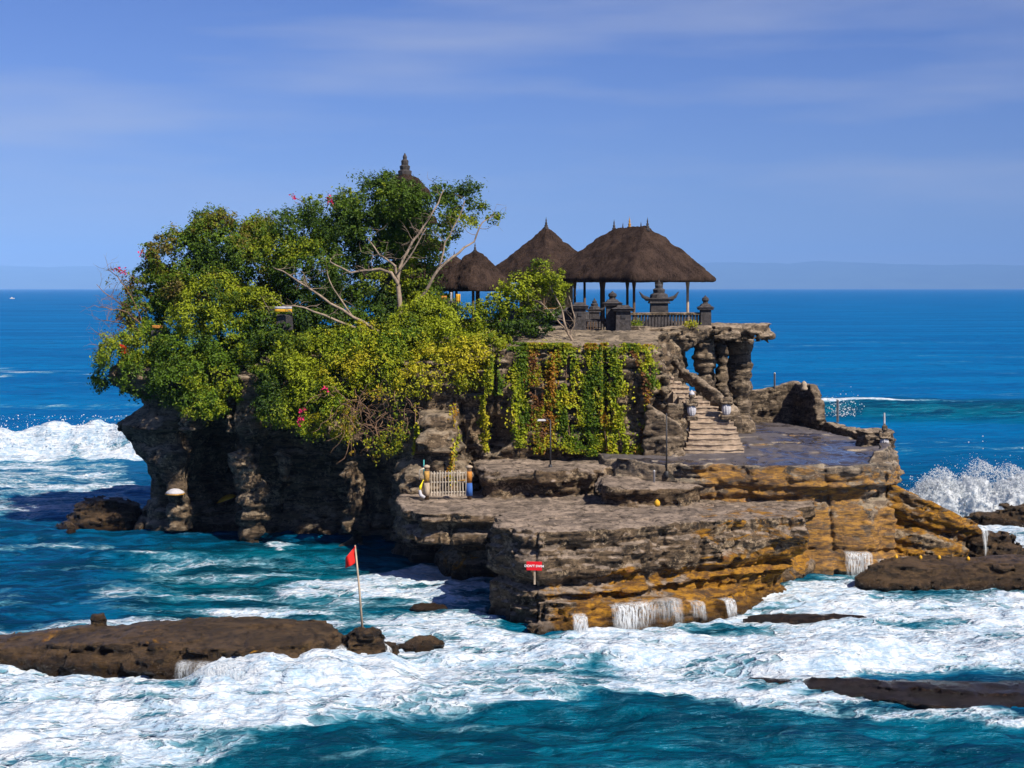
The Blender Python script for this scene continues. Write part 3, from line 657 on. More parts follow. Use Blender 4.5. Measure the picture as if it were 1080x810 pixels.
# ------------------------------------------------------------------ temple: materials
M_thatch, t, b = newmat('palm_thatch')
uvn = attrn(t, 'run').outputs['Fac']; p = pos(t)
fib = noise(t, pos(t, (7, 7, 1.6)), 2.0, 6, 0.75, 0.4); blo = noise(t, p, 1.1, 5, 0.65); fn = noise(t, p, 9.0, 4, 0.75)
c = mixc(t, rampf(t, fib, 0.35, 0.68), (0.010, 0.007, 0.006), (0.070, 0.046, 0.038))
c = mixc(t, rampf(t, blo, 0.40, 0.72, 0, 0.7), c, (0.095, 0.062, 0.048)); c = mixc(t, rampf(t, fn, 0.55, 0.7, 0, 0.6), c, (0.03, 0.02, 0.015))
t.links.new(c, b.inputs['Base Color']); b.inputs['Roughness'].default_value = 0.95; b.inputs['Specular IOR Level'].default_value = 0.1
bump(t, b, mth(t, 'ADD', fib, mth(t, 'MULTIPLY', fn, 0.8)), 0.16, 1.0)
M_wood = flat_mat('old_wood', (0.10, 0.06, 0.035), 0.8, 0.4, 5, 0.02, (1, 1, 0.2))
M_post = flat_mat('pale_post', (0.38, 0.30, 0.22), 0.7, 0.35, 4, 0.01, (1, 1, 0.3))
M_lava = flat_mat('carved_lava_stone', (0.055, 0.050, 0.052), 0.9, 0.5, 5, 0.05)
M_stone = rock_mat('weathered_stone', (0.040, 0.029, 0.020), (0.165, 0.122, 0.082), (0.33, 0.255, 0.175), ochre=False, wetline=False, top=(0.38, 0.30, 0.22))
M_concrete = flat_mat('worn_tread', (0.34, 0.265, 0.20), 0.9, 0.35, 3, 0.04)
M_white = flat_mat('white_cloth', (0.42, 0.42, 0.46), 0.85, 0.15, 4, 0.03)
M_yellow = flat_mat('yellow_cloth', (0.55, 0.30, 0.02), 0.8, 0.2, 4, 0.02)
M_blue = flat_mat('blue_cloth', (0.03, 0.10, 0.34), 0.8, 0.2, 4, 0.02)
M_orange = flat_mat('orange_cloth', (0.42, 0.17, 0.03), 0.8, 0.2, 4, 0.02)
M_red = flat_mat('red_cloth', (0.62, 0.012, 0.008), 0.7, 0.15, 3, 0.02)
M_gold = flat_mat('gilded_wood', (0.42, 0.22, 0.04), 0.5, 0.4, 6, 0.02)
M_metal = flat_mat('dark_metal', (0.035, 0.035, 0.04), 0.5, 0.3, 6, 0.005)
M_steel = flat_mat('grey_metal', (0.42, 0.42, 0.44), 0.5, 0.2, 6, 0.005)
M_bamboo = flat_mat('pale_bamboo', (0.50, 0.44, 0.36), 0.6, 0.3, 5, 0.01, (1, 1, 0.3))

def thatch(name, parent, cx, cy, rz, W, L, ridge, z0, z1, th=0.34, bulge=0.10, sag=0.06, r=0.5, nu=260, nv=34, seed=0.0, cc=0.03):
    """hipped thatch: W along local x, L along local y, ridge along local y"""
    us = np.linspace(0, 1, nu, endpoint=False)
    # rounded rectangle outline
    P = []; per = [(W / 2 - r, L / 2 - r), (-W / 2 + r, L / 2 - r), (-W / 2 + r, -L / 2 + r), (W / 2 - r, -L / 2 + r)]
    path = []
    for k, (qx, qy) in enumerate(per):
        for a in np.linspace(k * 90, k * 90 + 90, 9): path.append((qx + r * math.cos(math.radians(a)), qy + r * math.sin(math.radians(a))))
    path = np.array(path + [path[0]]); sg = np.hypot(*np.diff(path, axis=0).T); cs = np.concatenate([[0], np.cumsum(sg)]); tt = us * cs[-1]
    ex = np.interp(tt, cs, path[:, 0]); ey = np.interp(tt, cs, path[:, 1])
    ry = np.clip(ey * (ridge / max(L - W * 0.5, 0.1)), -ridge / 2, ridge / 2); rx = ex * 0.03
    rows = []
    def row(v, z, inset=0.0, jit=0.0):
        x = ex * (1 - v) + rx * v; y = ey * (1 - v) + ry * v
        k = 1 - inset; x = x * k; y = y * k
        j = jit * fbm(x * 2.2 + seed, y * 2.2, x * 0 + z * 2.2, 4)
        nrm = np.hypot(x, y) + 1e-5
        return np.stack([x + x / nrm * j, y + y / nrm * j, np.full(nu, z) + j * 0.6 + (sag * (np.abs(us * 4 % 1 - 0.0) > 2))], 1)
    hgt = z1 - z0
    rows.append(row(0, z0 + 0.05, 0.45)); rows.append(row(0, z0, 0.10, 0.03)); rows.append(row(0, z0 - 0.04, 0.03, 0.06))
    rows.append(row(0, z0 + 0.02, 0.0, 0.10)); rows.append(row(0, z0 + th * 0.5, -0.004, 0.10)); rows.append(row(0.01, z0 + th * 0.95, 0.0, 0.10))
    for v in np.linspace(0.04, 1, nv):
        zz = z0 + th + (hgt - th) * (v + bulge * math.sin(math.pi * v) * (1.0) + cc * math.sin(2 * math.pi * v))
        rows.append(row(v, zz, 0.0, 0.16))
    V = np.concatenate(rows); m = len(rows)
    top = np.array([[0, 0, V[-nu:, 2].mean() + 0.03]])
    ca, sa = math.cos(rz), math.sin(rz)
    V = np.concatenate([V, top]); V = np.stack([cx + V[:, 0] * ca - V[:, 1] * sa, cy + V[:, 0] * sa + V[:, 1] * ca, V[:, 2]], 1)
    i = np.arange(m * nu).reshape(m, nu); j = np.roll(i, -1, axis=1)
    Q = np.stack([i[:-1], j[:-1], j[1:], i[1:]], -1).reshape(-1, 4)
    # close the ridge with thin quads
    la = i[-1]; n2 = nu // 2
    cap = np.stack([la[:-1], la[1:], np.full(nu - 1, m * nu), np.full(nu - 1, m * nu)], -1)
    V2 = V; o = mesh_np(name, V2, np.concatenate([Q]), M_thatch, parent, True, {'run': np.repeat(np.arange(m), nu).tolist() + [0]})
    return o

def finial(parent, x, y, z, h, mat, kind=0):
    b_ = MB()
    pr = [(0.30, -0.12), (0.30, 0.05), (0.20, 0.10), (0.22, 0.22), (0.12, 0.30), (0.15, 0.42), (0.07, 0.55), (0.09, 0.66), (0.03, 0.85), (0.008, 1.0)]
    b_.lathe((x, y, z), [(r * h * 0.75, q * h) for r, q in pr], 10)
    return b_.build('finial', mat, parent)

# ---- great open pavilion
Zf = 11.75; th_ = math.radians(36)
Wp, Lp = 6.9, 8.6
nc_ = at(668, 296, 90.3)
ax_ = Vector((math.cos(th_), math.sin(th_), 0)); bx_ = Vector((-math.sin(th_), math.cos(th_), 0))
ctr = Vector((nc_.x, nc_.y, 0)) + ax_ * (Wp / 2) + bx_ * (Lp / 2)
pav = empty('pavilion', (ctr.x, ctr.y, Zf), 'large open thatched pavilion on slender posts above the stone gallery', 'pavilion', rz=th_)
rf_ = thatch('roof', pav, ctr.x, ctr.y, th_, Wp, Lp, 2.9, 14.42, 17.85, 0.30, 0.035, r=0.3, seed=2.0, cc=-0.012)
rf = MB()
for sx in (-1, 1): rf.tube([ctr + ax_ * sx * 2.2 + bx_ * -2.9 + Vector((0, 0, 14.62)), ctr + ax_ * sx * 2.2 + bx_ * 2.9 + Vector((0, 0, 14.62))], 0.09, 6)
for sy in (-1, 1): rf.tube([ctr + ax_ * -2.3 + bx_ * sy * 2.8 + Vector((0, 0, 14.60)), ctr + ax_ * 2.3 + bx_ * sy * 2.8 + Vector((0, 0, 14.60))], 0.09, 6)
rf.build('roof_beam', M_wood, pav)
for i, (a, c) in enumerate([(-2.2, -2.9), (0, -2.9), (2.2, -2.9), (-2.2, 0), (2.2, 0), (-2.2, 2.9), (0, 2.9), (2.2, 2.9)]):
    p_ = ctr + ax_ * a + bx_ * c; m_ = MB(); z_ = Zf
    m_.lathe((p_.x, p_.y, z_), [(0.20, -0.2), (0.20, 0.22), (0.13, 0.32), (0.085, 0.5), (0.085, 2.2), (0.12, 2.5), (0.16, 2.9)], 8)
    m_.build('post', M_post if i in (2, 4, 1) else M_wood, pav)
m_ = MB(); m_.box((ctr.x, ctr.y, Zf - 0.05), (5.6, 6.9, 0.36), th_, 1.0, 0.03); m_.build('floor', M_stone, pav)
for k, (q, h, mt) in enumerate(((-1.62, 0.75, M_lava), (-0.75, 0.5, M_lava), (-0.1, 0.85, M_gold), (1.0, 0.5, M_lava), (1.62, 0.75, M_lava))):
    p_ = ctr - bx_ * q; finial(rf_, p_.x, p_.y, 17.68, h, mt)

# ---- pointed hut behind the small tree
def hut(label, px, apex_y, D, W, L, z0, z1, rz, fh, wallmat, body=True, th=0.3, bul=0.0):
    c_ = at(px, apex_y, D); e = empty('thatched_shrine', (c_.x, D, z0 - 2.6), label, 'shrine', rz=rz)
    ro_ = thatch('roof', e, c_.x, D, rz, W, L, 0.25, z0, z1, th, bul, r=0.35, cc=(0.03 if body else -0.02), nu=200, seed=px * 0.1)
    f_ = finial(ro_, c_.x, D, z1 - 0.1, fh, M_lava)
    ca, sa = math.cos(rz), math.sin(rz)
    for sx in (-1, 1):
        for sy in (-1, 1):
            a, c = sx * W * 0.30, sy * L * 0.30; m_ = MB()
            m_.tube([(c_.x + a * ca - c * sa, D + a * sa + c * ca, z0 - 2.7), (c_.x + a * ca - c * sa, D + a * sa + c * ca, z0 + 0.3)], 0.09, 7); m_.build('post', M_wood, e)
    m_ = MB(); m_.box((c_.x, D, z0 - 2.4), (W * 0.72, L * 0.72, 0.7), rz, 0.94, 0.05); m_.box((c_.x, D, z0 - 1.95), (W * 0.62, L * 0.62, 0.25), rz, 1, 0.03); m_.build('base', M_lava, e)
    if body:
        m_ = MB(); m_.box((c_.x, D + 0.1, z0 - 0.95), (W * 0.42, L * 0.42, 1.9), rz, 1.0, 0.02); m_.build('chamber', wallmat, e)
    return e
hut('pointed thatched shrine roof between the great pavilion and the low twin roofs', 576, 238, 104, 6.2, 6.2, 14.45, 18.25, math.radians(40), 0.75, M_gold)
hut('small low thatched shrine roof with a stone knob, right one of a touching pair', 501, 262, 93, 3.6, 3.6, 13.85, 16.3, math.radians(42), 0.65, M_wood, False, 0.3, 0.06)
hut('small low thatched shrine roof half hidden by a branch, left one of a touching pair', 479, 266, 95.5, 3.6, 3.6, 13.9, 16.0, math.radians(42), 0.5, M_wood, False, 0.3, 0.06)
# ---- tiered tower rising out of the trees
c_ = at(427, 165, 97); mer = empty('thatched_tower', (c_.x, 97, 11), 'tall tiered thatched tower whose top rises out of the central tree', 'shrine tower', rz=math.radians(38))
for k, (w_, z_) in enumerate(((4.6, 14.6), (3.9, 16.4), (3.2, 18.1), (2.7, 19.75))):
    ro_ = thatch('roof', mer, c_.x, 97, math.radians(38), w_, w_, 0.15, z_, z_ + (1.35 if k < 3 else 1.75), 0.28, 0.13, r=0.4, nu=160, nv=16, seed=k * 3.0)
    m_ = MB(); m_.box((c_.x, 97, z_ - 0.1), (w_ * 0.5, w_ * 0.5, 0.9), math.radians(38), 1, 0.03); m_.build('tier_wall', M_wood, mer)
m_ = MB(); m_.box((c_.x, 97, 12.6), (2.2, 2.2, 3.6), math.radians(38), 0.95, 0.05); m_.build('base', M_lava, mer)
m_ = MB(); m_.lathe((c_.x, 97, 21.2), [(0.42, 0), (0.44, 0.3), (0.30, 0.36), (0.34, 0.6), (0.22, 0.68), (0.24, 0.95), (0.12, 1.05), (0.14, 1.2), (0.02, 1.45)], 10); m_.build('finial', M_lava, ro_)

# ---- padmasana-like stone seat under the pavilion edge
def altar(label, px, py, D, s, arms=True):
    q = at(px, py, D); e = empty('stone_shrine', q, label, 'shrine'); m_ = MB()
    for (w_, z_, h_) in ((1.35, 0.0, 0.28), (1.05, 0.28, 0.16), (0.85, 0.44, 0.75), (1.0, 1.19, 0.12)): m_.box((q.x, q.y, q.z + (z_ + h_ / 2) * s), (w_ * s, w_ * s, h_ * s), 0, 0.94, 0.02 * s)
    m_.build('pedestal', M_lava, e); m_ = MB(); 
    m_.box((q.x, q.y, q.z + 1.38 * s), (1.25 * s, 1.0 * s, 0.14 * s), 0, 1.12, 0.02 * s)
    for sx in (-1, 1): m_.tube([(q.x + sx * 0.5 * s, q.y, q.z + 1.4 * s), (q.x + sx * 0.78 * s, q.y, q.z + 1.52 * s), (q.x + sx * 0.95 * s, q.y, q.z + 1.76 * s)], [0.10 * s, 0.08 * s, 0.02 * s], 6)
    m_.build('cornice', M_lava, e); m_ = MB()
    m_.lathe((q.x, q.y, q.z + 1.44 * s), [(0.46 * s, 0), (0.42 * s, 0.18 * s), (0.27 * s, 0.26 * s), (0.30 * s, 0.42 * s), (0.18 * s, 0.5 * s), (0.2 * s, 0.62 * s), (0.09 * s, 0.72 * s), (0.02 * s, 0.9 * s)], 10)
    m_.build('crown_stone', M_lava, e); return e
altar('dark carved stone shrine with upturned corners standing behind the balustrade', 695, 346, 89.6, 1.22)
altar('low dark stone shrine seen through the gap between the gate pillars', 627, 345, 91.5, 0.75)

# ---- balustrade, end post, gate pillars
def pedpost(name, label, px, py, D, w_, h_, cat, group=None, knob=True, niche=False):
    q = at(px, py, D); e = empty(name, q, label, cat, group); m_ = MB()
    m_.box((q.x, q.y, q.z + 0.10), (w_ * 1.25, w_ * 1.25, 0.24), 0, 0.95, 0.02); m_.box((q.x, q.y, q.z + 0.2 + h_ * 0.4), (w_, w_, h_ * 0.84), 0, 0.96, 0.02); m_.build('shaft', M_lava, e)
    m_ = MB(); z_ = q.z + 0.18 + h_ * 0.82
    m_.box((q.x, q.y, z_ + 0.05), (w_ * 1.35, w_ * 1.35, 0.12), 0, 1.05, 0.02); m_.box((q.x, q.y, z_ + 0.17), (w_ * 1.55, w_ * 1.55, 0.10), 0, 0.75, 0.02); m_.box((q.x, q.y, z_ + 0.28), (w_ * 0.95, w_ * 0.95, 0.14), 0, 0.8, 0.02)
    m_.build('capital', M_lava, e)
    if knob:
        m_ = MB(); m_.lathe((q.x, q.y, z_ + 0.34), [(0.30 * w_, 0), (0.22 * w_, 0.1), (0.34 * w_, 0.22), (0.30 * w_, 0.34), (0.12 * w_, 0.42), (0.02, 0.5)], 8); m_.build('knob', M_lava, e)
    if niche:
        m_ = MB(); m_.box((q.x, q.y - w_ * 0.5, q.z + h_ * 0.72), (w_ * 0.3, 0.06, 0.22), 0, 1, 0.01); m_.build('niche', M_metal, e)
    return e
pedpost('stone_pillar', 'dark stone end post with a knob at the right end of the balustrade', 744, 348.5, 88.4, 0.62, 1.25, 'pillar')
pedpost('stone_pillar', 'dark carved gate pillar right of the gap, tallest of the temple gate', 646, 352, 87.0, 0.75, 1.75, 'pillar')
pedpost('stone_pillar', 'lower dark gate pillar with a niche, against the start of the balustrade', 657, 352, 86.4, 0.85, 1.35, 'pillar', knob=False, niche=True)
pedpost('stone_pillar', 'dark carved gate pillar left of the gap, half behind the small tree', 611, 352, 87.0, 0.72, 1.55, 'pillar', niche=True, knob=False)
pedpost('stone_pillar', 'plain dark stone pillar left of the temple gate against the small tree', 600, 352, 87.4, 0.62, 1.2, 'pillar', knob=False)
bal = empty('balustrade', at(700, 348, 88), 'long dark stone balustrade with upright slats beside the temple gate', 'balustrade')
A = at(663, 349, 87.6); B = at(740, 349, 88.4)
m_ = MB(); L_ = (B - A).length; a_ = math.atan2(B.y - A.y, B.x - A.x); md = (A + B) / 2
m_.box((md.x, md.y, A.z + 0.10), (L_, 0.34, 0.22), a_, 1, 0.02); m_.build('plinth', M_lava, bal)
m_ = MB(); m_.box((md.x, md.y, A.z + 0.98), (L_, 0.36, 0.16), a_, 1, 0.03); m_.build('handrail', M_stone, bal)
for k in range(23):
    p_ = A.lerp(B, (k + 0.5) / 23); m_ = MB(); m_.box((p_.x, p_.y, A.z + 0.55), (0.12, 0.14, 0.74), a_, 1, 0.01); m_.build('baluster', M_lava, bal)
gl = empty('low_gate', at(628, 352, 87.2), 'low dark slatted gate closing the gap between the gate pillars', 'gate')
A = at(616, 352, 87.2); B = at(641, 352, 87.2); md = (A + B) / 2
m_ = MB(); m_.box((md.x, md.y, A.z + 0.12), (1.3, 0.12, 0.2)); m_.box((md.x, md.y, A.z + 0.78), (1.3, 0.12, 0.14)); m_.build('rail', M_lava, gl)
for k in range(9): m_ = MB(); m_.box((A.x + (k + 0.5) * (B.x - A.x) / 9, md.y, A.z + 0.45), (0.06, 0.07, 0.58)); m_.build('slat', M_wood, gl)

# ---- stone gallery: cantilevered slab on eroded pillars
gal = empty('rock_gallery', (12, 91, 5.4), 'rough overhanging rock canopy resting on thick eroded pillars beside the stairs', 'rock canopy')
lo, hi, vs = (5.4, 84.6, 9.9), (17.2, 98.5, 12.6), 0.10
cp = flat2(lo, hi, vs, [(6.3, 86.2), (8.5, 86.0), (11, 86.6), (13.0, 87.4), (14.8, 88.6), (15.3, 89.6), (14.5, 91.2), (14.0, 95), (12.6, 97.6), (7, 97.6)])
def canopy(X, Y, Z):
    un = 10.35 + 0.8 * sst(9, 14, X) + 0.35 * fbm(X * 0.7, Y * 0.7, Z * 0, 3)
    side = smax(cp + 0.35 * np.abs(Z - 11.35), un - Z, 0.3)
    return [(side, Z - 11.86)], []
rock('canopy_slab', lo, hi, vs, canopy, M_stone, 0.16, 0.45, 0.17, (0, 0), 0.3, 6.0, parent=gal, blk=0.35)
def pillar(cx, cy, r, z0, z1, seed, flare=0.35, lean=0.0):
    lo = (cx - 2.0, cy - 2.0, z0 - 0.5); hi = (cx + 2.0, cy + 2.0, z1 + 0.5)
    def f(X, Y, Z):
        u = (Z - z0) / (z1 - z0)
        rr = r * (1 + flare * sst(0.72, 1.0, u) + 0.25 * sst(0.45, 0.0, u) + 0.08 * np.sin(Z * 5.2 + seed))
        return [(np.sqrt((X - cx - lean * (1 - u)) ** 2 + (Y - cy) ** 2) - rr, np.abs(Z - (z0 + z1) / 2) - (z1 - z0) / 2)], []
    return rock('pillar', lo, hi, 0.085, f, M_stone, 0.13, 0.12, 0.07, (0, 0), 0.08, seed, parent=gal, blk=0.3)
pillar(13.55, 90.4, 0.66, 5.1, 11.3, 3.0, 0.28, 0.1)
pillar(11.2, 88.6, 0.52, 5.1, 11.2, 7.0, 0.25)
pillar(10.15, 93.0, 0.55, 5.1, 11.2, 9.0)
pillar(13.15, 95.2, 0.5, 5.1, 11.2, 13.0)
pillar(12.3, 93.4, 0.26, 5.1, 11.2, 15.0)

# ---- retaining rock round the stairs
lo, hi, vs = (5.9, 77.2, 4.8), (11.4, 92.0, 12.3), 0.10
r1 = flat2(lo, hi, vs, [(6.6, 80.4), (6.9, 78.7), (8.0, 78.3), (8.8, 78.5), (8.95, 79.6), (7.6, 81.2)])
r2 = flat2(lo, hi, vs, [(6.2, 83.0), (8.0, 83.6), (8.4, 85.4), (9.3, 86.0), (10.0, 87.5), (10.3, 91), (6.2, 91)])
def stairrock(X, Y, Z):
    return [(r1 + 0.15 * sst(6, 8.5, Z), Z - 8.1 + 0.75 * (X - 7.0)), (r2 + 0.2 * sst(9, 11, Z), Z - 11.0)], []
rk = rock('rock_ledge', lo, hi, vs, stairrock, M_stone, 0.13, 0.22, 0.09, (0, 0), 0.2, 10.0, blk=0.3)
hang(rk, None, 'layered rock shoulder supporting the left side of the stairs', 'rock')

# ---- stairs
st_ = empty('stone_stairs', (10.5, 79.0, 5.4), 'weathered stone staircase climbing from the terrace towards the temple gate', 'stairs')
ns = 17; ys_ = np.linspace(0, 1, ns)
lp = [725, 727, 729, 730, 731, 731, 731, 731, 729, 724, 719, 713, 707, 700, 694, 689, 685]; rp = [785, 783, 781, 779, 777, 774, 772, 765, 758, 749, 741, 734, 727, 719, 711, 703, 696]
for k in range(ns):
    D0 = 79.0 + 0.36 * k; z1 = 5.4 + 0.245 * (k + 1); xl = (lp[k] - CX) / F * D0 - 0.15; xr_ = (rp[k] - CX) / F * D0
    m_ = MB(); n = 12; vs_ = []; dp = 0.55
    for (yy_, zz_) in ((D0 + dp + 0.3, z1 - 0.9), (D0 + 0.06, z1 - 0.9), (D0 + 0.05, z1 - 0.07), (D0, z1 - 0.06), (D0 + 0.02, z1), (D0 + dp + 0.3, z1)):
        for q in range(n):
            x_ = xl + (xr_ - xl) * q / (n - 1)
            bow = -0.25 * (1 - ((q / (n - 1)) * 2 - 1) ** 2) if k < 3 else 0
            j1 = random.uniform(-0.025, 0.025); j2 = random.uniform(-0.016, 0.016)
            vs_.append((x_, yy_ + bow * (1 if yy_ < D0 + 0.4 else 0) + j1, zz_ + j2))
    fs_ = []
    for r_ in range(5):
        for q in range(n - 1): fs_.append((r_ * n + q, r_ * n + q + 1, (r_ + 1) * n + q + 1, (r_ + 1) * n + q))
    fs_.append(tuple(r_ * n for r_ in range(5, -1, -1))); fs_.append(tuple(r_ * n + n - 1 for r_ in range(6)))
    m_.add(vs_, fs_); m_.build('step', M_concrete, st_)
def ropewall(name, label, pts, rr, mat, cat, seed, lo, hi, capz=None):
    P = [Vector(p) for p in pts]
    def f(X, Y, Z):
        d = None
        for i in range(len(P) - 1):
            a, c = P[i], P[i + 1]; e = c - a; L2 = e.length_squared
            tt = np.clip(((X - a.x) * e.x + (Y - a.y) * e.y + (Z - a.z) * e.z) / L2, 0, 1)
            q = np.sqrt((X - a.x - e.x * tt) ** 2 + (Y - a.y - e.y * tt) ** 2 + ((Z - a.z - e.z * tt + 0.25) * 0.5) ** 2) - rr[i] * (1 - tt) - rr[i + 1] * tt
            d = q if d is None else np.minimum(d, q)
        return [(d, Z - 99 + 0 * X)], []
    o = rock(name, lo, hi, 0.075, f, mat, 0.05, 0.10, 0.05, (0, 0), 0.04, seed, blk=0.2)
    return hang(o, None, label, cat)
R1 = [at(703, 374, 86.4), at(718, 387, 85.2), at(737, 401, 83.8), at(754, 415, 82.6), at(768, 428, 81.8), at(777, 444, 81.2)]
ropewall('stair_parapet', 'smooth curving rock handrail running down the right side of the stairs', R1, [0.24, 0.26, 0.27, 0.27, 0.28, 0.34], M_stone, 'parapet', 31, (8.0, 80.0, 5.0), (13.0, 87.8, 11.6))
R2 = [at(684, 392, 84), at(683, 412, 82.4), at(690, 424, 80.6), at(706, 428, 79.6), at(724, 426, 79.9)]
ropewall('stair_parapet', 'low curled rock kerb on the left side of the stairs next to the creeper wall', R2, [0.28, 0.3, 0.3, 0.28, 0.26], M_stone, 'parapet', 37, (6.4, 78.4, 6.2), (10.2, 85.2, 11.0))

# ---- terrace edge walls
lo, hi, vs = (12.6, 85.0, 4.9), (22.0, 100.2, 8.6), 0.10
w1 = flat2(lo, hi, vs, [(13.6, 98.3), (17.9, 97.2), (18.5, 95.2), (18.9, 93.4), (19.4, 93.6), (19.1, 95.8), (18.6, 98.0), (14.0, 99.3)])
def backwall(X, Y, Z):
    top = 7.75 + 0.25 * np.sin(X * 1.1) - 2.0 * sst(95.0, 93.4, Y)
    return [(w1 - 0.03, Z - top)], []
o = rock('terrace_wall', lo, hi, vs, backwall, M_stone, 0.09, 0.20, 0.08, (0, 0), 0.10, 41.0)
hang(o, None, 'dark retaining wall closing the far side of the terrace by the open sea', 'wall')
lo, hi, vs = (18.2, 84.4, 4.9), (22.4, 95.0, 6.9), 0.08
w2 = flat2(lo, hi, vs, [(18.8, 94.0), (19.4, 90.5), (20.0, 88.2), (21.0, 87.0), (21.4, 87.8), (20.6, 90.8), (19.6, 94.2)])
def lowedge(X, Y, Z): return [(w2 - 0.06, Z - 5.75 - 0.25 * fbm(X, Y, Z * 0, 3))], []
o = rock('terrace_wall', lo, hi, vs, lowedge, M_stone, 0.06, 0.16, 0.08, (0, 0), 0.10, 43.0)
hang(o, None, 'low broken kerb wall along the right rim of the terrace', 'wall')
lump_rock('flat oval rock table resting on the right rim of the terrace', 20.0, 84.0, 1.75, 1.5, 6.15, M_stone, 47, 0.07, z0=4.9, strat=0.06, rough=0.14, pts=[(18.6, 84.0), (18.9, 82.6), (20.2, 82.0), (21.4, 82.8), (21.5, 84.4), (20.6, 85.4), (19.2, 85.2)])
# ------------------------------------------------------------------ plants
M_leaf, t, b = newmat('leaf')
ta = attrn(t, 'tone'); t.links.new(ta.outputs['Color'], b.inputs['Base Color']); b.inputs['Roughness'].default_value = 0.55; b.inputs['Specular IOR Level'].default_value = 0.25
tr = t.nodes.new('ShaderNodeBsdfTranslucent'); t.links.new(ta.outputs['Color'], tr.inputs['Color']); ms = t.nodes.new('ShaderNodeMixShader'); ms.inputs[0].default_value = 0.28
t.links.new(b.outputs[0], ms.inputs[1]); t.links.new(tr.outputs[0], ms.inputs[2]); t.links.new(ms.outputs[0], t.nodes['Material Output'].inputs['Surface'])
M_bark = flat_mat('pale_bark', (0.26, 0.20, 0.15), 0.9, 0.45, 4, 0.05, (1, 1, 0.4))
M_twig = flat_mat('dry_twig', (0.20, 0.12, 0.075), 0.9, 0.45, 4, 0.03)
DK = np.array([0.026, 0.058, 0.006]); MG = np.array([0.066, 0.122, 0.006]); YG = np.array([0.205, 0.245, 0.008]); YL = np.array([0.40, 0.36, 0.014]); RB = np.array([0.13, 0.055, 0.02]); PK = np.array([0.60, 0.02, 0.13]); OR = np.array([0.28, 0.13, 0.014])

def leaves(name, P, size, mat, parent, cols, out=None, droop=0.0, narrow=0.5):
    """one four-cornered folded leaf at every point; cols (n,3)"""
    n = len(P); nr = rng.normal(size=(n, 3)); nr /= np.linalg.norm(nr, axis=1)[:, None]
    nr += np.array([0.15, -0.25, 0.55]);
    if out is not None: nr += out * 0.7
    nr /= np.linalg.norm(nr, axis=1)[:, None]
    a = rng.normal(size=(n, 3)); a[:, 2] -= droop; a -= nr * (a * nr).sum(1)[:, None]; a /= np.linalg.norm(a, axis=1)[:, None]
    c = np.cross(nr, a); s = (size * rng.uniform(0.6, 1.35, n))[:, None]
    V = np.stack([P - a * s * 0.5, P + c * s * narrow * 0.5 + nr * s * 0.08, P + a * s * 0.5 - nr * s * 0.06, P - c * s * narrow * 0.5 + nr * s * 0.08], 1).reshape(-1, 3)
    Q = np.arange(4 * n).reshape(n, 4)
    col = np.repeat(np.concatenate([cols * rng.uniform(0.7, 1.3, (n, 1)), np.ones((n, 1))], 1), 4, axis=0)
    return mesh_np(name, V, Q, mat, parent, False, None, col)

def crown(name, blobs, dens, size, pal, parent, cr=0.32, per=34, hole=-0.31, droop=0.0, seed=0.0, shell=0.62):
    """leaf clumps scattered through ellipsoids given as (px, py, D, rx px, ry px, depth m)"""
    PP = []; OO = []; CC = []
    for (bx, by, D, rx, ry, rd) in blobs:
        c = at(bx, by, D); RX, RZ = rx / F * D, ry / F * D
        k = int(2.0 * dens * (RX * RZ + RX * rd + RZ * rd) * 1.6)
        d = rng.normal(size=(k, 3)); d /= np.linalg.norm(d, axis=1)[:, None]
        r = rng.uniform(shell ** 3, 1.0, k) ** (1 / 3)
        q = d * r[:, None] * np.array([RX, rd, RZ])
        q *= (1 + 0.22 * vn(q[:, 0] * 0.9 + seed, q[:, 1] * 0.9, q[:, 2] * 0.9 + bx))[:, None]
        cc = q + np.array(c)
        keep = fbm(cc[:, 0] * 0.75 + seed, cc[:, 1] * 0.75, cc[:, 2] * 0.75, 3) > hole
        cc = cc[keep]; d = d[keep]
        tone = fbm(cc[:, 0] * 0.35 + seed + 40, cc[:, 1] * 0.35, cc[:, 2] * 0.5, 3) * 1.3 + 0.5 + rng.normal(size=len(cc)) * 0.16
        rr = cr * rng.uniform(0.35, 1.75, len(cc)); m = max(1, per)
        off = rng.normal(size=(len(cc), m, 3)); off /= np.linalg.norm(off, axis=2)[:, :, None]; off *= (rr[:, None] * rng.uniform(0.25, 1.15, (len(cc), m)))[:, :, None]; off *= rng.uniform(0.55, 1.3, (len(cc), 1, 3))
        P = (cc[:, None, :] + off).reshape(-1, 3); O = (d[:, None, :] * 0.6 + off / rr[:, None, None]).reshape(-1, 3)
        tt = np.clip(np.repeat(tone, m) + rng.normal(size=len(P)) * 0.13, 0, 0.999) * (len(pal) - 1)
        i0 = tt.astype(int); f = (tt - i0)[:, None]; pa = np.array(pal)
        PP.append(P); OO.append(O); CC.append(pa[i0] * (1 - f) + pa[np.minimum(i0 + 1, len(pal) - 1)] * f)
    return leaves(name, np.concatenate(PP), size, M_leaf, parent, np.concatenate(CC), np.concatenate(OO), droop)

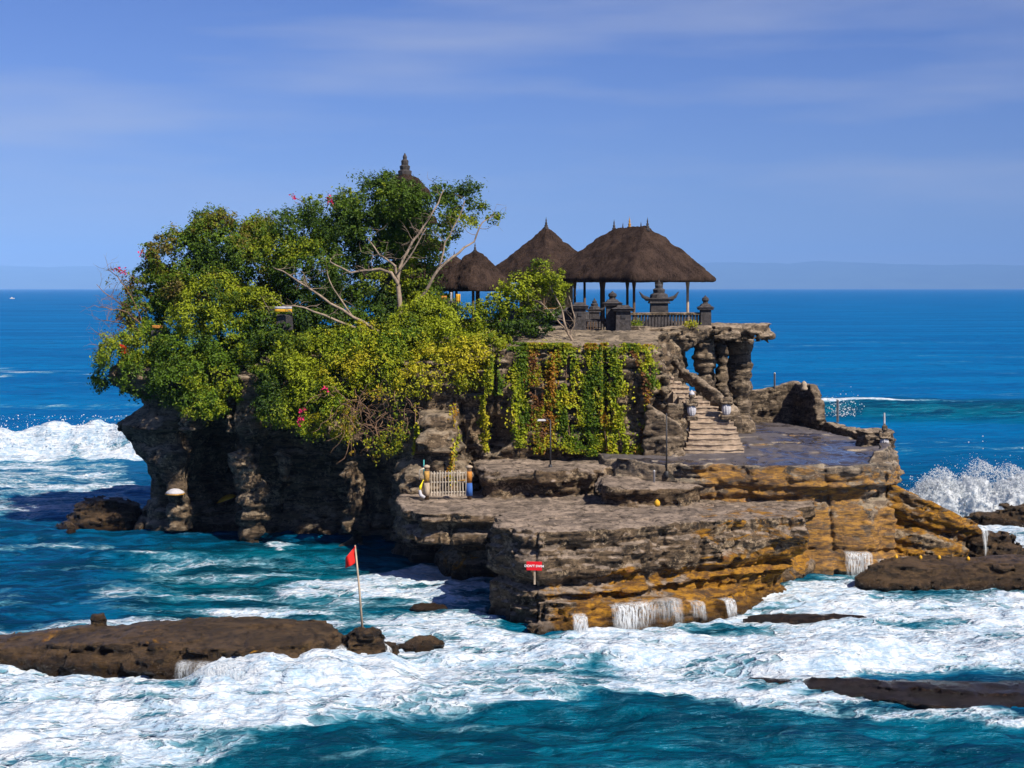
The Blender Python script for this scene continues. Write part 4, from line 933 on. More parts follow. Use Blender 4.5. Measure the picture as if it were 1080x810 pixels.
def pxl(pts): return [at(*p) for p in pts]
def limb(mb, pts, r0, r1, n=6, wob=0.05):
    pts = [Vector(p) for p in pts]; P = []
    for i in range(len(pts) - 1):
        for k in range(3):
            f = k / 3; a = pts[max(i - 1, 0)]; b_ = pts[i]; c = pts[i + 1]; d = pts[min(i + 2, len(pts) - 1)]
            q = 0.5 * ((2 * b_) + (c - a) * f + (2 * a - 5 * b_ + 4 * c - d) * f * f + (3 * b_ - a - 3 * c + d) * f ** 3)
            P.append(q + Vector([random.uniform(-wob, wob) for _ in range(3)]) * (1 if P else 0))
    P.append(pts[-1]); m = len(P)
    mb.tube(P, [r0 + (r1 - r0) * i / (m - 1) for i in range(m)], n); return P
def twigs(mb, P, n, ln, r, up=0.3, depth=1, spread=1.0):
    for _ in range(n):
        p = P[random.randrange(len(P) // 3, len(P))]; d = Vector((random.gauss(0, spread), random.gauss(0, spread * 0.6), random.gauss(up, 0.6))).normalized()
        q = [p]
        for k in range(4): q.append(q[-1] + d * ln / 4); d = (d + Vector([random.gauss(0, 0.3) for _ in range(3)])).normalized()
        mb.tube(q, [r * (1 - 0.2 * k) for k in range(5)], 4, False)
        if depth: twigs(mb, q, 2, ln * 0.6, r * 0.55, up, depth - 1, spread)

def plant(name, label, cat, base, blobs, dens, size, pal, group=None, limbs=(), woodmat=None, trunk=None, part='foliage', **kw):
    e = empty(name, base, label, cat, group)
    if trunk:
        m_ = MB(); limb(m_, pxl(trunk[0]), trunk[1], trunk[2], 8); m_.build('trunk', woodmat or M_bark, e, True)
    for (pts, r0, r1, nt_) in limbs:
        m_ = MB(); P = limb(m_, pxl(pts), r0, r1)
        if nt_: twigs(m_, P, nt_, 1.1, r1 * 0.8)
        m_.build('branch', woodmat or M_bark, e, True)
    crown(part, blobs, dens, size, pal, e, **kw); return e
GP = [DK, MG, MG, MG * 1.5, YG]; GY = [DK, MG, YG, YG * 1.3]; GYY = [MG, MG * 1.4, YG, YG * 1.25, YL * 0.85]
plant('broadleaf_tree', 'rounded dense green tree at the left end of the island', 'tree', at(215, 350, 88),
      [(235, 258, 89, 46, 34, 2.6), (192, 278, 89, 42, 38, 2.4), (258, 285, 88, 48, 36, 2.4), (165, 303, 89, 30, 28, 1.8), (215, 310, 87.5, 55, 34, 2.2), (272, 246, 90, 20, 20, 1.4), (225, 236, 90, 24, 16, 1.4), (150, 330, 88, 28, 24, 1.6)],
      8.5, 0.175, [DK, MG, MG, MG * 1.2, YG * 0.8, np.array([0.13, 0.10, 0.02])], trunk=([(215, 355, 88), (213, 330, 88), (220, 300, 88.5), (232, 270, 89)], 0.22, 0.08),
      limbs=[([(213, 335, 88), (190, 310, 88), (170, 295, 88.5)], 0.1, 0.04, 5), ([(216, 315, 88), (245, 295, 88), (262, 275, 88)], 0.1, 0.04, 5)], seed=1.0)
plant('broadleaf_tree', 'central spreading tree with bare pale limbs and sparse upper right sprays', 'tree', at(424, 350, 84.5),
      [(318, 245, 87, 34, 30, 2.0), (348, 228, 87, 34, 26, 2), (298, 272, 86.5, 32, 32, 1.8), (332, 285, 86, 36, 34, 1.6), (385, 212, 88, 38, 28, 1.8), (412, 196, 88, 24, 14, 1.2), (425, 212, 87.5, 36, 22, 1.6), (458, 222, 87, 32, 18, 1.2),
       (375, 250, 88, 36, 28, 1.4), (425, 248, 89, 32, 20, 1.2), (472, 203, 87, 18, 12, 0.8), (495, 199, 87, 15, 9, 0.7), (502, 216, 87, 12, 8, 0.6), (519, 229, 86.8, 9, 6, 0.5), (490, 234, 87, 14, 7, 0.6), (476, 245, 87, 10, 6, .5), (440, 290, 89, 26, 36, 1.0), (395, 300, 89, 36, 34, 1.0), (355, 320, 87, 30, 22, 1), (400, 230, 89.5, 55, 35, 1.2), (440, 255, 90.5, 40, 35, 1.0), (350, 265, 89, 55, 40, 1.5)],
      6.3, 0.165, [DK, MG, MG * 0.9, MG, YG], trunk=([(425, 352, 84.5), (422, 325, 84.5), (420, 300, 84.6)], 0.17, 0.12),
      limbs=[([(420, 302, 84.6), (412, 288, 84.4), (393, 284, 84.4), (370, 287, 84.3), (348, 276, 84.3)], 0.11, 0.035, 6), ([(420, 300, 84.6), (416, 280, 84.5), (400, 268, 84.5), (388, 252, 84.8)], 0.09, 0.03, 5),
             ([(420, 300, 84.6), (425, 272, 84.8), (442, 246, 85), (458, 222, 85.2), (468, 200, 85.5)], 0.10, 0.03, 7), ([(436, 322, 84.5), (452, 302, 84.3), (463, 283, 84.2), (484, 266, 84.4), (500, 254, 84.8), (508, 236, 85), (518, 229, 85.2)], 0.11, 0.025, 5),
             ([(463, 282, 84.3), (470, 256, 84.4), (482, 234, 84.6), (490, 212, 84.9)], 0.06, 0.02, 6), ([(405, 352, 84), (372, 334, 83.8), (338, 312, 83.8), (306, 290, 84), (288, 282, 84.4)], 0.10, 0.03, 8),
             ([(385, 350, 83.6), (342, 333, 83.4), (312, 322, 83.4), (284, 328, 83.6)], 0.08, 0.025, 8), ([(372, 334, 83.8), (352, 305, 83.9), (345, 285, 84.1)], 0.05, 0.02, 5), ([(418, 290, 84.5), (438, 262, 84.3), (450, 240, 84.4)], 0.06, 0.02, 6)], seed=5.0, hole=-0.3)
plant('small_tree', 'small bright leafy tree in front of the pointed shrine roof', 'tree', at(592, 362, 83),
      [(572, 288, 83.6, 16, 14, 0.8), (590, 300, 83.6, 9, 18, 0.6), (556, 302, 83.6, 26, 16, 1.0), (578, 318, 83.4, 20, 18, 0.9), (542, 318, 83.6, 24, 18, 1.0), (566, 338, 83.2, 24, 16, 0.9), (520, 326, 83.8, 20, 16, .9), (520, 348, 83.2, 26, 14, 1.0)],
      9.0, 0.17, GY, trunk=([(604, 362, 83), (597, 345, 83), (592, 325, 83.2), (580, 300, 83.5)], 0.08, 0.03),
      limbs=[([(598, 350, 83), (586, 335, 82.8), (570, 318, 83)], 0.05, 0.02, 5), ([(600, 355, 83), (606, 335, 83), (600, 312, 83.2)], 0.05, 0.02, 3)], seed=9.0, cr=0.26, per=20, hole=-0.2)
# shrubs along the top
sh = 'shrubs crowding the island top'
plant('shrub', 'yellow-green bush tucked under the rounded tree at the left', 'shrub', at(235, 345, 84.8), [(228, 312, 85.4, 34, 22, 1.2), (262, 325, 85, 34, 24, 1.2), (212, 335, 84.8, 36, 18, 1.2)], 8.5, 0.16, GY, sh, seed=11)
plant('shrub', 'dark green undergrowth beneath the spreading limbs in the centre', 'shrub', at(320, 360, 85), [(300, 345, 85, 45, 22, 1.4), (355, 345, 85, 45, 22, 1.4), (405, 345, 85, 30, 22, 1.2), (325, 310, 88.5, 42, 28, 1.3), (390, 325, 88.5, 44, 28, 1.3), (445, 320, 90, 30, 22, 1.0), (290, 320, 88.5, 30, 26, 1.3)], 7, 0.20, [DK * 0.8, DK, MG, MG], sh, seed=13)
plant('shrub', 'hanging green shrub at the island’s outer left corner, orange flowers on it', 'shrub', at(130, 385, 85.6), [(122, 378, 86.4, 26, 26, 1.3), (150, 362, 86.2, 28, 24, 1.3), (112, 398, 86.8, 18, 14, 1.0), (150, 395, 85.4, 30, 24, 1.3), (172, 372, 86, 26, 24, 1.2)], 9, 0.155, GP, sh, seed=15)
plant('shrub', 'dense green shrub hanging over the dark cliff left of the cave mouth', 'shrub', at(205, 390, 84.5), [(195, 370, 85.2, 34, 30, 1.5), (185, 405, 84.2, 30, 24, 1.4), (225, 400, 83.6, 34, 30, 1.5), (245, 365, 84.6, 34, 26, 1.5), (215, 425, 83.2, 26, 16, 1.1)], 8.5, 0.155, GP, sh, seed=17)
plant('shrub', 'lime green shrub hanging over the cliff beside the flowering trail', 'shrub', at(295, 395, 83), [(285, 375, 83.6, 34, 28, 1.5), (305, 400, 82.4, 36, 30, 1.5), (335, 375, 82.8, 34, 28, 1.4), (295, 430, 82.0, 26, 20, 1.2), (330, 415, 81.8, 30, 24, 1.2)], 8.5, 0.155, GY, sh, seed=19)
plant('shrub', 'bright yellow-green shrub spilling down the middle of the cliff', 'shrub', at(385, 385, 81.5), [(375, 365, 82.6, 36, 24, 1.4), (400, 385, 81.2, 34, 30, 1.3), (365, 400, 81.4, 32, 26, 1.3), (425, 370, 81.6, 28, 26, 1.2), (360, 440, 80.4, 26, 26, 1.0), (330, 450, 80.8, 16, 14, 0.8)], 8.5, 0.155, GYY, sh, seed=21)
tg = plant('dry_creeper', 'tangle of dry brown stems and yellow leaves hanging lowest from the cliff', 'creeper', at(400, 440, 79.6), [(390, 430, 79.8, 34, 26, 1.0), (385, 462, 79.4, 28, 22, 0.8), (412, 455, 79.2, 18, 26, 0.7)], 8.0, 0.14, [MG, YG, YL, OR, YG], seed=23, cr=0.3, per=14, hole=-0.1)
m_ = MB()
for k in range(75):
    p = at(random.uniform(352, 430), random.uniform(408, 462), random.uniform(79.0, 80.2)); d = Vector((random.gauss(0, 0.8), random.gauss(-0.2, 0.3), random.gauss(-0.5, 0.5))).normalized(); q = [p]
    for j in range(6): q.append(q[-1] + d * 0.32); d = (d + Vector((random.gauss(0, 0.45), random.gauss(0, 0.2), random.gauss(-0.12, 0.4)))).normalized()
    m_.tube(q, [0.020, 0.018, 0.016, 0.013, 0.010, 0.008, 0.005], 4, False)
m_.build('stem', M_twig, tg)
plant('shrub', 'leafy bush under the low twin roofs dotted with yellow blossom', 'shrub', at(455, 350, 82.5), [(450, 335, 83.4, 34, 18, 1.3), (485, 338, 83.6, 28, 16, 1.2), (430, 350, 82.6, 30, 20, 1.2), (470, 358, 82.2, 34, 20, 1.1), (455, 322, 84, 18, 12, .9)], 9, 0.15, GY, sh, seed=25)
plant('shrub', 'olive bush hanging over the left edge of the creeper wall', 'shrub', at(470, 390, 80.8), [(455, 385, 80.8, 34, 22, 0.9), (490, 375, 80.6, 26, 20, 0.9), (440, 405, 80.2, 26, 18, 0.8), (515, 362, 81.0, 22, 12, 0.8), (495, 398, 80.2, 18, 14, 0.6)], 8.5, 0.15, [MG, YG, YG, YL], sh, seed=27)
# dry shrub reaching out to sea at the left
e = empty('dry_shrub', at(140, 350, 87), 'almost leafless reddish shrub leaning out to sea at the far left', 'shrub')
for pts in ([(150, 345, 87), (132, 325, 87.2), (115, 312, 87.4), (102, 300, 87.6)], [(150, 350, 87), (128, 340, 87), (108, 338, 87)], [(150, 340, 87), (138, 312, 87.2), (124, 292, 87.4), (114, 284, 87.5)], [(148, 355, 86.6), (125, 356, 86.6), (104, 352, 86.6)], [(150, 345, 87), (135, 330, 86.5), (118, 326, 86.4), (100, 322, 86.4)], [(150, 360, 86.4), (128, 368, 86.2), (106, 366, 86)]):
    m_ = MB(); P = limb(m_, pxl(pts), 0.05, 0.015, 5); twigs(m_, P, 16, 0.95, 0.012, 0.4, 1); m_.build('branch', M_twig, e)
crown('foliage', [(128, 300, 87.3, 20, 12, 0.8), (118, 288, 87.4, 10, 6, .5), (140, 315, 87.2, 18, 12, .8), (132, 345, 86.6, 22, 12, .7)], 5, 0.13, [RB, OR * 0.6, MG, RB], e, cr=0.22, per=9, hole=0.0, seed=31)
# blossoms: bougainvillea sprays
def spray(label, pts, n, col, cat='flowering branch'):
    e = empty('flowering_branch', at(*pts[0]), label, cat); m_ = MB(); P = limb(m_, pxl(pts), 0.025, 0.012, 5, 0.02); m_.build('stem', M_twig, e)
    tip = np.array([list(p) for p in P]); k = rng.integers(len(P) * 2 // 3, len(P), n); L = tip[k] + rng.normal(size=(n, 3)) * 0.10
    leaves('blossom', L, 0.15, M_leaf, e, np.tile(col, (n, 1)), None, 0, 0.8)
    k = rng.integers(0, len(P), n); leaves('foliage', tip[k] + rng.normal(size=(n, 3)) * 0.10, 0.14, M_leaf, e, np.tile(YG, (n, 1))); return e
spray('pink blossom spray standing highest above the left tree crown edge', [(170, 285, 88), (158, 272, 88), (149, 266, 88)], 26, PK)
spray('magenta blossom spray above the dry shrub on the left', [(150, 300, 87.5), (135, 288, 87.4), (122, 284, 87.3)], 40, PK)
spray('single pink blossom twig poking up left of the central tree top', [(330, 222, 87), (318, 212, 86.8), (307, 206, 86.8)], 16, PK)
spray('pink blossoms on a twig just left of the tower top', [(355, 222, 86), (350, 215, 85.8), (347, 209, 85.8)], 30, PK)
spray('trailing yellow-green stem with a pink flower at its lower end', [(342, 415, 79.9), (328, 420, 79.6), (320, 432, 79.6), (316, 446, 79.6)], 34, PK)
spray('pink flower peeping from the lime shrub in the cliff centre', [(352, 418, 79.8), (346, 414, 79.7), (342, 412, 79.7)], 12, PK)
spray('red flower cluster in the shrub at the island’s left corner', [(140, 380, 85), (134, 372, 84.8), (130, 366, 84.6)], 36, np.array([0.5, 0.04, 0.01]))
m_ = None
# low ground cover over the island's soil
n = 9000; gx = rng.uniform(-20, 1.5, n); gy = rng.uniform(83.5, 99, n); gz = 10.1 + 1.15 * sst(82, 88, gy) - 1.2 * sst(-14, -20, gx) + 1.05 * sst(-3, 1, gx); gz = np.minimum(gz, 11.6) + rng.uniform(0, 0.35, n)
gc = leaves('ground_cover', np.stack([gx, gy, gz], 1), 0.3, M_leaf, None, np.tile(MG * 0.8, (n, 1))); hang(gc, None, 'low green ground cover on the soil of the island top', 'ground cover', None, 'stuff')

# creepers on the wall below the temple: rooted at the rim, hugging the rock
bpy.context.view_layer.update()
CL = bpy.data.objects['sea_cliff']
def rockface(x, z, y0=70.0):
    ok, loc, nrm, _ = CL.ray_cast(Vector((x, y0, z)), Vector((0, 1, 0)))
    return loc.y if ok and loc.y < 90 else None
_hc = {}
def hangface(px_, z, D):
    k = int(px_ // 5)
    if k not in _hc:
        x = (k * 5 + 2.5 - CX) / F * D; _hc[k] = [(zz, rockface(x, zz)) for zz in np.arange(11.4, 3.4, -0.2)]
    v = [f for zz, f in _hc[k] if f is not None and zz >= z - 0.1 and zz < z + 2.2]
    return min(v) if v else None
def creeper(label, pts, wd, dens, pal, D=79.6, group='creepers hanging on the temple wall', thick=0.18):
    """pts: (px, py) down the wall"""
    e = empty('creeper', at(pts[0][0], pts[0][1], D), label, 'creeper', group)
    tot = sum(math.hypot(pts[i + 1][0] - pts[i][0], pts[i + 1][1] - pts[i][1]) for i in range(len(pts) - 1))
    wd = wd * 1.35; n = int(1.9 * dens * tot * wd / 14); P = []; Cc = []; pa = np.array(pal); ph = random.uniform(0, 9)
    for _ in range(n):
        s = random.random() * (len(pts) - 1); i = int(s); f = s - i
        wx = wd * (0.65 + 0.5 * math.sin(s * 5 + ph) * random.random())
        x = pts[i][0] * (1 - f) + pts[i + 1][0] * f + random.gauss(0, wx * 0.5) + 2.5 * math.sin(s * 2.3 + ph * 3); y = pts[i][1] * (1 - f) + pts[i + 1][1] * f + random.uniform(-3, 3)
        if vn(np.float32(x * 0.13), np.float32(y * 0.09), np.float32(ph)) < -0.5: continue
        q = at(x, y, D); yy_ = hangface(x, q.z, D)
        if yy_ is None: yy_ = D
        P.append((q.x, yy_ - random.uniform(-0.05, thick), q.z))
        tt = min(0.999, max(0, 0.5 + 0.9 * float(vn(np.float32(x * 0.06 + ph), np.float32(y * 0.05), np.float32(2))) + random.gauss(0, 0.22))) * (len(pal) - 1); k = int(tt); g_ = tt - k
        Cc.append(pa[k] * (1 - g_) + pa[min(k + 1, len(pal) - 1)] * g_)
    m_ = MB(); st_ = []
    for (x, y) in pts:
        q = at(x, y, D); yy_ = hangface(x, q.z, D) or D; st_.append((q.x, yy_ - 0.04, q.z))
    if len(st_) > 1: m_.tube(st_, 0.02, 4, False); m_.build('stem', M_twig, e)
    leaves('foliage', np.array(P), 0.145, M_leaf, e, np.array(Cc), np.tile(np.array([0.3, -0.9, 0.1]), (len(P), 1)), 0.6, 0.75); return e
V1 = [MG, YG, YG * 1.3, YL]; V2 = [RB, OR, YG, YG, RB]; V3 = [MG, YG, YL, YG, OR]
creeper('broad leafy creeper curtain covering the whole rim of the temple wall', [(540, 366), (575, 364), (610, 366), (645, 364), (682, 368)], 16, 20, V3)
creeper('green creeper strand hanging leftmost on the temple wall', [(552, 366), (550, 395), (549, 430), (546, 470)], 11, 14, V1)
creeper('reddish brown creeper strand next to the leftmost green one', [(564, 366), (564, 400), (566, 440), (572, 476)], 9, 12, V2)
creeper('green creeper strand ending beside the street lamp head', [(586, 366), (584, 400), (580, 440), (578, 472)], 8, 12, V3)
creeper('wide green creeper strand curving right at its foot', [(598, 366), (597, 400), (598, 440), (603, 472), (625, 478)], 11, 14, V1)
creeper('thick green creeper strand in the middle of the temple wall', [(618, 366), (617, 400), (620, 440), (632, 474)], 11, 14, V1)
creeper('brown and green creeper strand right of the thickest one', [(634, 366), (632, 400), (636, 440), (640, 474)], 9, 12, V3)
creeper('long green creeper strand right of the bare wall niche', [(650, 366), (652, 400), (650, 440), (656, 478)], 10, 14, V1)
creeper('orange tinged creeper edging the right end of the temple wall', [(668, 366), (678, 395), (682, 430), (680, 460), (668, 480)], 5, 12, V2)
creeper('bright creeper fringe drooping over the corner by the stairs', [(672, 364), (682, 380), (688, 396), (690, 408)], 9, 13, V1)
creeper('creeper running along the foot of the temple wall', [(600, 474), (630, 478), (655, 482), (684, 474)], 5, 14, V3)
creeper('yellowing creeper strand hanging alone left of the temple wall', [(512, 372), (511, 405), (512, 440), (510, 478)], 6, 10, [YG, YL, YL, MG])
creeper('short green creeper hanging over the hollow left of the wall', [(520, 372), (521, 395), (522, 415)], 9, 12, V1)
creeper('slim creeper tail dangling beside the rock bulge', [(435, 430), (436, 455), (437, 480)], 3, 10, [YG, YL], 77.5)
creeper('thin spotted creeper trailing down the right side of the bulge', [(478, 430), (481, 455), (479, 480), (478, 505)], 4, 8, [YG, YL, OR], 78.5)

# small plants behind the balustrade
for (x, lb) in ((670, 'little bright plant growing at the left of the balustrade foot'), (727, 'little bright plant growing at the right of the balustrade foot')):
    plant('small_plant', lb, 'plant', at(x, 349, 87.0), [(x + 2, 342, 87.0, 7, 5, 0.3)], 30, 0.12, GYY, 'little plants at the balustrade', cr=0.15, per=12, seed=x)
# ------------------------------------------------------------------ small things
def on(px, py, D, obj=None):
    return at(px, py, D)
# red warning flag on the rock
q = at(383, 662, 56.6); e = empty('flag_pole', (q.x, q.y, 1.15), 'red pennant on a thin leaning bamboo pole stuck in a rock', 'flag')
tp_ = at(374.5, 575, 56.6); m_ = MB(); m_.tube([(q.x, q.y, 0.95), q.lerp(tp_, 0.5), tp_], [0.045, 0.04, 0.028], 8); m_.build('pole', M_post, e, True)
fl = MB(); vs_ = []; fs_ = []; nx2, nz2 = 8, 9
for i in range(nx2):
    for j in range(nz2):
        u, v = i / (nx2 - 1), j / (nz2 - 1); hh = 0.72 * (1 - 0.35 * u)
        p_ = tp_ + Vector((0.02 - 0.36 * u - 0.02 * v, 0.09 * math.sin(u * 6 + v * 2) - 0.05, -0.02 - hh * v * 0.9 - 0.42 * u)); vs_.append(p_)
for i in range(nx2 - 1):
    for j in range(nz2 - 1): fs_.append((i * nz2 + j, i * nz2 + j + 1, (i + 1) * nz2 + j + 1, (i + 1) * nz2 + j))
fl.add(vs_, fs_); fo_ = fl.build('pennant', M_red, e, True); md_ = fo_.modifiers.new('thick', 'SOLIDIFY'); md_.thickness = 0.012
q2 = at(383, 661, 56.5); lump = MB(); lump.lathe((q2.x, q2.y, 1.12), [(0.20, -0.25), (0.24, 0.0), (0.17, 0.16), (0.06, 0.24)], 9); lump.build('anchor_stone', M_twig, e, True)

# red warning board on the block
q = at(563.5, 597, 61.7); e = empty('warning_board', (q.x, q.y, q.z - 0.5), 'small red board with a line of white lettering on the block’s dark corner', 'sign')
za = math.radians(-8)
m_ = MB(); m_.box((q.x, q.y, q.z), (0.63, 0.04, 0.36), za, 1, 0.008); m_.build('board', flat_mat('red_paint', (0.62, 0.006, 0.014), 0.5, 0.1, 3, 0.003), e)
m_ = MB(); m_.box((q.x + 0.02, q.y + 0.05, q.z - 0.38), (0.07, 0.06, 0.75), za); m_.tube([(q.x, q.y + 0.04, q.z), (q.x, q.y + 1.1, q.z - 0.05)], 0.035, 6); m_.build('post', M_post, e)
tx = bpy.data.curves.new('lettering', 'FONT'); tx.body = "DON'T SWIM"; tx.size = 0.135; tx.align_x = 'CENTER'; tx.align_y = 'CENTER'; tx.extrude = 0.004; tx.offset = 0.002
to = bpy.data.objects.new('lettering', tx); C.objects.link(to); bpy.context.view_layer.update()
dg = bpy.context.evaluated_depsgraph_get(); me = bpy.data.meshes.new_from_object(to.evaluated_get(dg)); bpy.data.objects.remove(to)
lt = bpy.data.objects.new('lettering', me); C.objects.link(lt); me.materials.clear(); me.materials.append(flat_mat('white_paint', (0.8, 0.8, 0.8), 0.5, 0.05, 3, 0.0)); lt.parent = e
lt.location = (0 + 0.022 * math.sin(za), -0.026, 0.5); lt.rotation_euler = (math.radians(90), 0, za)

# bamboo gate with dressed posts
g0 = at(449, 532, 75.2); g1 = at(494, 528, 75.0); Zg = 3.6
e = empty('bamboo_gate', (g0.x, g0.y, Zg), 'pale bamboo picket gate shutting the way up from the low shelf', 'gate')
A = Vector((g0.x + 0.28, 75.2, Zg)); B = Vector((g1.x - 0.12, 75.0, Zg))
for z_ in (0.28, 0.78, 1.22): m_ = MB(); m_.tube([A + Vector((-0.05, 0, z_)), B + Vector((0.05, 0, z_ + 0.06))], 0.032, 6); m_.build('rail', M_bamboo, e)
for k in range(13):
    f = k / 12; p_ = A.lerp(B, f); m_ = MB(); hh = 1.36 + random.uniform(-0.05, 0.06); m_.tube([p_ + Vector((0, -0.04, 0.12)), p_ + Vector((random.uniform(-.02, .02), -0.04, hh))], 0.024, 5); m_.build('picket', M_bamboo, e)
m_ = MB(); m_.tube([A + Vector((0.95, -0.09, 0.3)), A + Vector((1.15, -0.09, 0.85)), B + Vector((-0.05, -0.09, 0.92))], 0.035, 5); m_.build('brace', M_gold, e)
def gatepost(px, D, label, cloth, sash):
    b0 = at(px, 532, D); e = empty('gate_post', (b0.x, D, Zg - 0.05), label, 'post')
    m_ = MB(); m_.tube([(b0.x, D, Zg - 0.1), (b0.x, D, Zg + 1.55)], [0.115, 0.11], 9); m_.build('shaft', M_wood, e, True)
    m_ = MB(); m_.lathe((b0.x, D, Zg + 0.85), [(0.13, 0), (0.14, 0.3), (0.125, 0.5)], 10); m_.build('wrap', cloth, e, True)
    m_ = MB(); m_.lathe((b0.x, D, Zg + 1.5), [(0.13, 0), (0.17, 0.05), (0.15, 0.11), (0.04, 0.16)], 9); m_.build('cap', M_post, e, True)
    m_ = MB(); m_.lathe((b0.x, D, Zg + 0.15), [(0.17, 0), (0.16, 0.3), (0.14, 0.62)], 10); m_.build('skirt', sash, e, True)
    return e, b0
gatepost(495, 75.0, 'gate post wrapped in orange cloth above a blue skirt', M_orange, M_blue)
e, b0 = gatepost(450, 75.1, 'gate post with a yellow and white sash falling at its left', flat_mat('ochre_cloth', (0.42, 0.24, 0.06), 0.8, 0.3, 5, 0.02), M_post)
m_ = MB(); m_.tube([(b0.x - 0.12, 75.0, Zg + 1.5), (b0.x - 0.34, 74.95, Zg + 1.42), (b0.x - 0.35, 74.95, Zg + 0.95)], [0.04, 0.035, 0.03], 6); m_.build('tassel', M_bamboo, e, True)
m_ = MB(); m_.tube([(b0.x - 0.16, 74.9, Zg + 0.95), (b0.x - 0.28, 74.85, Zg + 0.62), (b0.x - 0.32, 74.85, Zg + 0.4)], [0.05, 0.07, 0.06], 7); m_.build('sash', flat_mat('bright_yellow_cloth', (0.8, 0.66, 0.02), 0.8, 0.1, 4, 0.01), e, True)
m_ = MB(); m_.tube([(b0.x - 0.33, 74.84, Zg + 0.45), (b0.x - 0.27, 74.8, Zg + 0.2), (b0.x - 0.08, 74.75, Zg + 0.08)], [0.07, 0.09, 0.08], 7); m_.build('cloth', M_white, e, True)
tq = at(447, 485, 76.4); tb = MB(); tb.tube([(tq.x, 76.4, Zg + 1.0), (tq.x, 76.4, tq.z)], 0.035, 6); o = tb.build('thin_pole', flat_mat('teal_paint', (0.05, 0.32, 0.32), 0.5, 0.2, 4, 0.0), None, True); hang(o, None, 'thin teal pole standing behind the left gate post', 'pole')

# lamps and posts
def street_lamp(label, px, py0, py1, D, head=None):
    b0 = at(px, py0, D); t0 = at(px, py1, D); e = empty('lamp_post', b0, label, 'lamp post')
    m_ = MB(); m_.lathe(b0, [(0.10, -0.2), (0.10, 0.12), (0.05, 0.16)], 8); m_.tube([b0, t0], [0.05, 0.035], 8); m_.build('pole', M_metal, e, True)
    if head:
        m_ = MB(); m_.tube([t0, t0 + Vector((-0.18, -0.02, 0.05)), t0 + Vector((-0.32, -0.03, 0.03))], 0.025, 6); m_.build('arm', M_metal, e)
        m_ = MB(); m_.box(t0 + Vector((-0.45, -0.04, 0.0)), (0.46, 0.2, 0.09), 0.06, 0.8, 0.01); m_.build('lamp_head', M_steel, e)
    return e
street_lamp('street lamp with a flat head beside the creeper wall', 580.5, 493, 443, 76.6, True)
street_lamp('bare dark pole standing in front of the stair rock', 703, 500, 436, 75.0)
def railpost(label, px, py0, py1, D, r=0.06):
    b0 = at(px, py0, D); t0 = at(px, py1, D); m_ = MB(); m_.lathe((b0.x, b0.y, b0.z - 0.25), [(r, 0), (r, (t0.z - b0.z) + 0.25 - 0.06), (r * 1.25, (t0.z - b0.z) + 0.2), (r * 0.6, (t0.z - b0.z) + 0.26)], 8)
    o = m_.build('rail_post', M_steel, None, True); return hang(o, None, label, 'post', 'grey rail posts')
railpost('grey post on top of the far retaining wall', 817, 408, 393, 97.6)
railpost('grey post at the right rim of the terrace by the splash', 883.5, 441, 421, 92.0, 0.075)
railpost('slim grey post glimpsed between the two thick pillars', 764, 398, 383, 96.5, 0.05)
railpost('short white post on the small ledge below the bare pole', 690, 508, 496, 73.6, 0.05)

